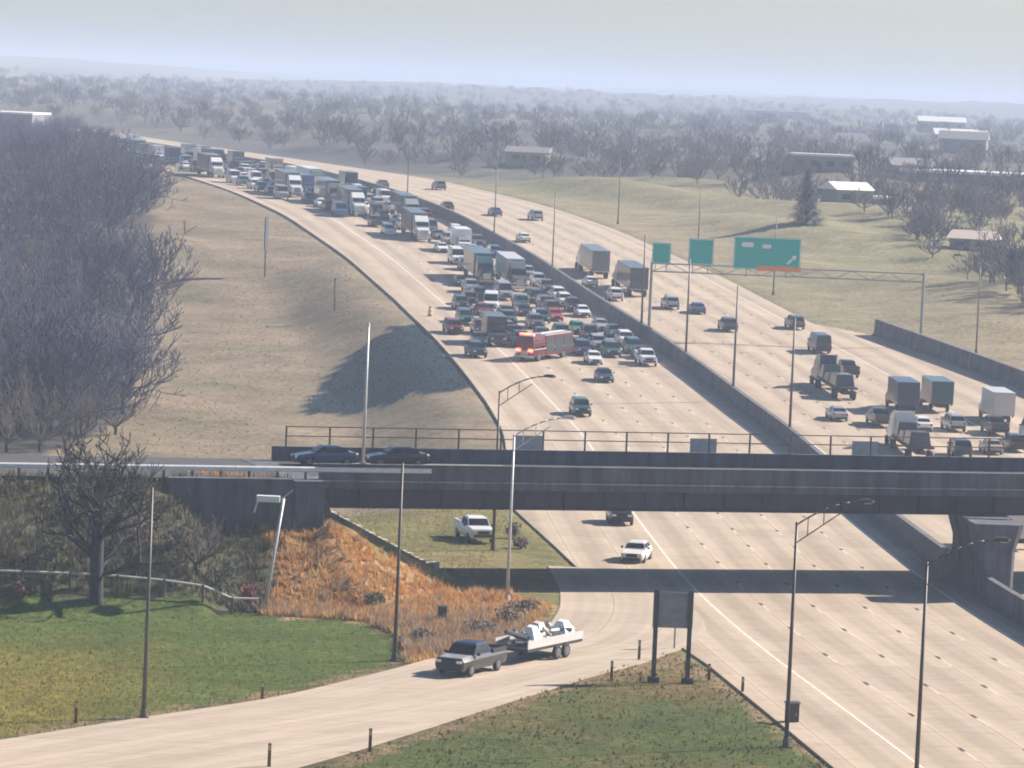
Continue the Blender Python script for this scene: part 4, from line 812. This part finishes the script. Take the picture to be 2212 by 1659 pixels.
# front of the blocked queue
Q='vehicles stopped around the incident'
FR=[('fire engine','maroon',16.4,494,'fire engine with lit red lamps standing across the front of the queue',-38),('suv','dark blue',24.6,494,'dark blue car at the left front corner of the queue',6),('box truck','dark grey',20.6,509,'dark grey box truck left of the fire engine',0),
 ('sedan','white',11.0,491,'white sedan right of the fire engine at the very front',0),('suv','silver',8.2,507,'silver car behind the front white sedan',0),('suv','white',3.9,513,'white car second in the lane beside the median barrier',0),('pickup','white',4.6,492,'white pickup at the right front corner beside the median barrier',0),
 ('sedan','blue',12.0,508,'bright blue car behind the fire engine',10),('hatchback','green',8.0,525,'green hatchback deep in the queue beside the barrier',0),('suv','maroon',24.4,520,'maroon car behind the left front corner of the queue',4),('suv','dark grey',19.4,551,'dark grey car left of the white delivery van',0),('van','white',15.4,551,'white delivery van in the middle of the queue',-8),('suv','dark blue',18.6,530,'dark blue car in front of the white delivery van',0),
 ('suv','black',14.2,513,'black car hidden close behind the fire engine',0),('sedan','silver',4.2,530,'silver sedan third in the lane beside the median barrier',0),('suv','grey',12.6,530,'grey car in front of the white delivery van, right side',0),('sedan','red',8.4,541,'red sedan in the middle of the queue near the barrier',0),('sedan','white',3.8,547,'white sedan fourth in the lane beside the median barrier',0),('pickup','grey',15.8,533,'grey pickup between two dark cars in the queue',0),('sedan','black',11.8,546,'black sedan right of the white delivery van',0),('sedan','beige',22.6,508,'beige sedan left of the dark grey box truck',0)]
for k,c,off,Y,lab,yaw in FR: on_road(k,c,off,Y,lab,Q,True,True,'dark grey' if k=='box truck' else None,yaw)
rq0=random.Random(77); occ=[(f[2],f[3],5.6 if f[0] in('box truck','fire engine') else 3.6) for f in FR]; nx_=0
for li,off in enumerate((4.0,7.4,10.8,14.2,17.6,21.0,24.2)):
    for Y in np.arange(499+li*.7,560,6.1):
        o2=off+rq0.uniform(-.3,.3); Y2=float(Y)+rq0.uniform(-.5,.5)
        if o2>np.interp(Y2,[500,526,545,560],[25.5,24.5,21,18]) or any(abs(o2-a)<2.3 and abs(Y2-b)<2.5+c for a,b,c in occ): continue
        nx_+=1; occ.append((o2,Y2,3.2)); c=rq0.choice(['white','black','silver','dark blue','grey','white','dark grey','teal','maroon']); k=rq0.choice(['suv','sedan','suv','pickup','minivan'])
        on_road(k,c,o2,Y2,f'{c} {NM[k].replace("_"," ")} packed behind the fire engine, {ordinal(nx_)} counted outward from the barrier',Q,True,True,c)
rq=random.Random(31); lanes=[4.1,7.8,11.5,15.2,18.9,22.6]; laneword=['first','second','third','fourth','fifth','sixth']
semis=[(11.5,587,'teal','teal'),(7.8,580,'grey','pale grey'),(11.5,655,'white','dark grey'),(15.2,700,'white','dark grey'),(15.2,722,'grey','grey'),(7.8,690,'silver','dark grey'),(18.9,742,'white','dark blue'),(11.5,760,'grey','white'),(22.6,800,'white','dark grey'),(15.2,835,'black','grey')]
bound=lambda Y:float(np.interp(Y,[540,554,588,640,654,694,755,816,926,1150],[22,18,14,11.5,13.5,18.5,24,24.5,21,20]))
cols=['white','white','silver','black','grey','dark blue','silver','white','dark grey','maroon','beige','blue','white','teal','grey','black']; kinds=['sedan','suv','suv','pickup','sedan','hatchback','minivan','suv','van','box truck']
for li,off in enumerate(lanes):
    Y=560+rq.uniform(0,6)+li*.5; n=0
    while Y<1090:
        n+=1
        sm=[s for s in semis if abs(s[0]-off)<.1 and abs(s[1]-Y)<12]
        if sm:
            s=sm[0]; semis.remove(s)
            if off<bound(s[1])+2:
                on_road('semi',s[2],off,s[1]+6,f'{s[2]} semitrailer truck, {ordinal(n)} in the queue lane counted {laneword[li]} from the median','long stopped queue',True,True,s[3]); Y=s[1]+6+8.6+6.5; continue
            Y+=8; continue
        if off<bound(Y)+.8 and rq.random()<.93:
            c=rq.choice(cols); k=rq.choice(kinds); L_={'box truck':8,'van':6,'pickup':6}.get(k,5)
            on_road(k,c,off+rq.uniform(-.35,.35),Y,f'{c} {NM[k].replace("_"," ")}, {ordinal(n)} in the queue lane counted {laneword[li]} from the median','long stopped queue',True,Y<660,c)
            Y+=L_+rq.uniform(2.6,5.5)*(1 if Y<800 else 1.6)
        else: Y+=7
# away lanes
W='traffic on the away lanes'
AW=[('suv','silver',-10.6,562,'silver car in the away lanes just left of the gantry post',0,None),('sedan','blue',-13.4,557,'blue sedan beside the silver car in the away lanes',0,None),('suv','dark grey',-13.3,535,'dark grey car alone under the middle of the gantry',0,None),('suv','grey',-23.4,541,'grey car on the outermost away lane under the largest sign',0,None),('van','dark blue',-20.5,513,'dark blue van leading the trucks on the away lanes',0,None),
 ('flatbed','dark blue',-13.6,470,'dark flatbed truck with machinery behind the dark blue van',0,None),('pickup','black',-18.6,487,'black pickup to the right of the flatbed truck',0,None),('box truck','dark blue',-18.4,455,'dark blue box truck beside the teal one',0,'dark blue'),('box truck','teal',-22.6,457,'teal box truck right of the dark blue one',0,'teal'),('box truck','pale grey',-27.4,448,'pale grey box truck farthest right on the away lanes',0,'pale grey'),
 ('pickup','dark grey',-13.0,440,'dark grey pickup in front of the cluster of trucks near the overpass',0,None),('sedan','white',-16.9,437,'white sedan behind the dark blue box truck',0,None),('suv','silver',-20.6,438,'silver car behind the teal box truck',0,None),('flatbed','white',-11.5,415,'white flatbed truck close behind the overpass railing',0,None),('suv','dark blue',-16.5,414,'dark blue car beside the white flatbed at the railing',0,None),('sedan','beige',-20.4,418,'beige sedan at the railing near the right edge',0,None),
 ('semi','white',-7.2,609,'grey semitrailer truck on the away lanes, the farther of two',0,'grey'),('semi','silver',-8.6,584,'dark grey semitrailer truck on the away lanes, the nearer of two',0,'dark grey'),('sedan','white',-4.0,590,'white sedan between the median and the nearer semitrailer truck',0,None),('suv','white',-4.4,571,'white car on the inner away lane below the semitrailer trucks',0,None),
 ('suv','grey',-17.2,785,'grey car far up the away lanes near the right edge',0,None),('sedan','blue',-10.8,712,'blue sedan on the middle away lane beyond the gantry',0,None),('suv','silver',-16.3,705,'silver car beyond the gantry on the outer away lane',0,None),('sedan','black',-4.5,722,'black sedan on the inner away lane far up the road',0,None),('sedan','grey',-6.5,786,'grey sedan on the inner away lane still farther up',0,None),('sedan','white',-5.6,660,'white sedan on the inner away lane above the semitrailer trucks',0,None),
 ('pickup','dark grey',-24.6,436,'dark grey pickup right of the silver car behind the box trucks',0,None),('van','white',-27.6,431,'white van behind the pale grey box truck',0,None),('suv','black',-23.4,421,'black car at the railing right of the beige sedan',0,None),('sedan','silver',-9.2,444,'silver sedan left of the cluster of trucks near the overpass',0,None),
 ('box truck','white',-8.6,333,'white box truck under the overpass at the right picture edge',0,'white')]
for k,c,off,Y,lab,yaw,trl in AW: on_road(k,c,off,Y,lab,W,False,True,trl)
for p in PROTO.values():
    for c in list(p.children_recursive): bpy.data.objects.remove(c)
    bpy.data.objects.remove(p)
# ================= haze =================
hz=MB().box(-4600,4600,-150,11400,-12,72).build('haze',None); hm=bpy.data.materials.new('haze_air'); hm.use_nodes=True; t=hm.node_tree; t.nodes.clear()
out=t.nodes.new('ShaderNodeOutputMaterial'); pv=t.nodes.new('ShaderNodeVolumePrincipled'); pv.inputs['Color'].default_value=(.64,.77,1.0,1); pv.inputs['Density'].default_value=HAZE; pv.inputs['Anisotropy'].default_value=.0
t.links.new(pv.outputs[0],out.inputs['Volume']); hz.data.materials.append(hm); tag(hz,kind='stuff')
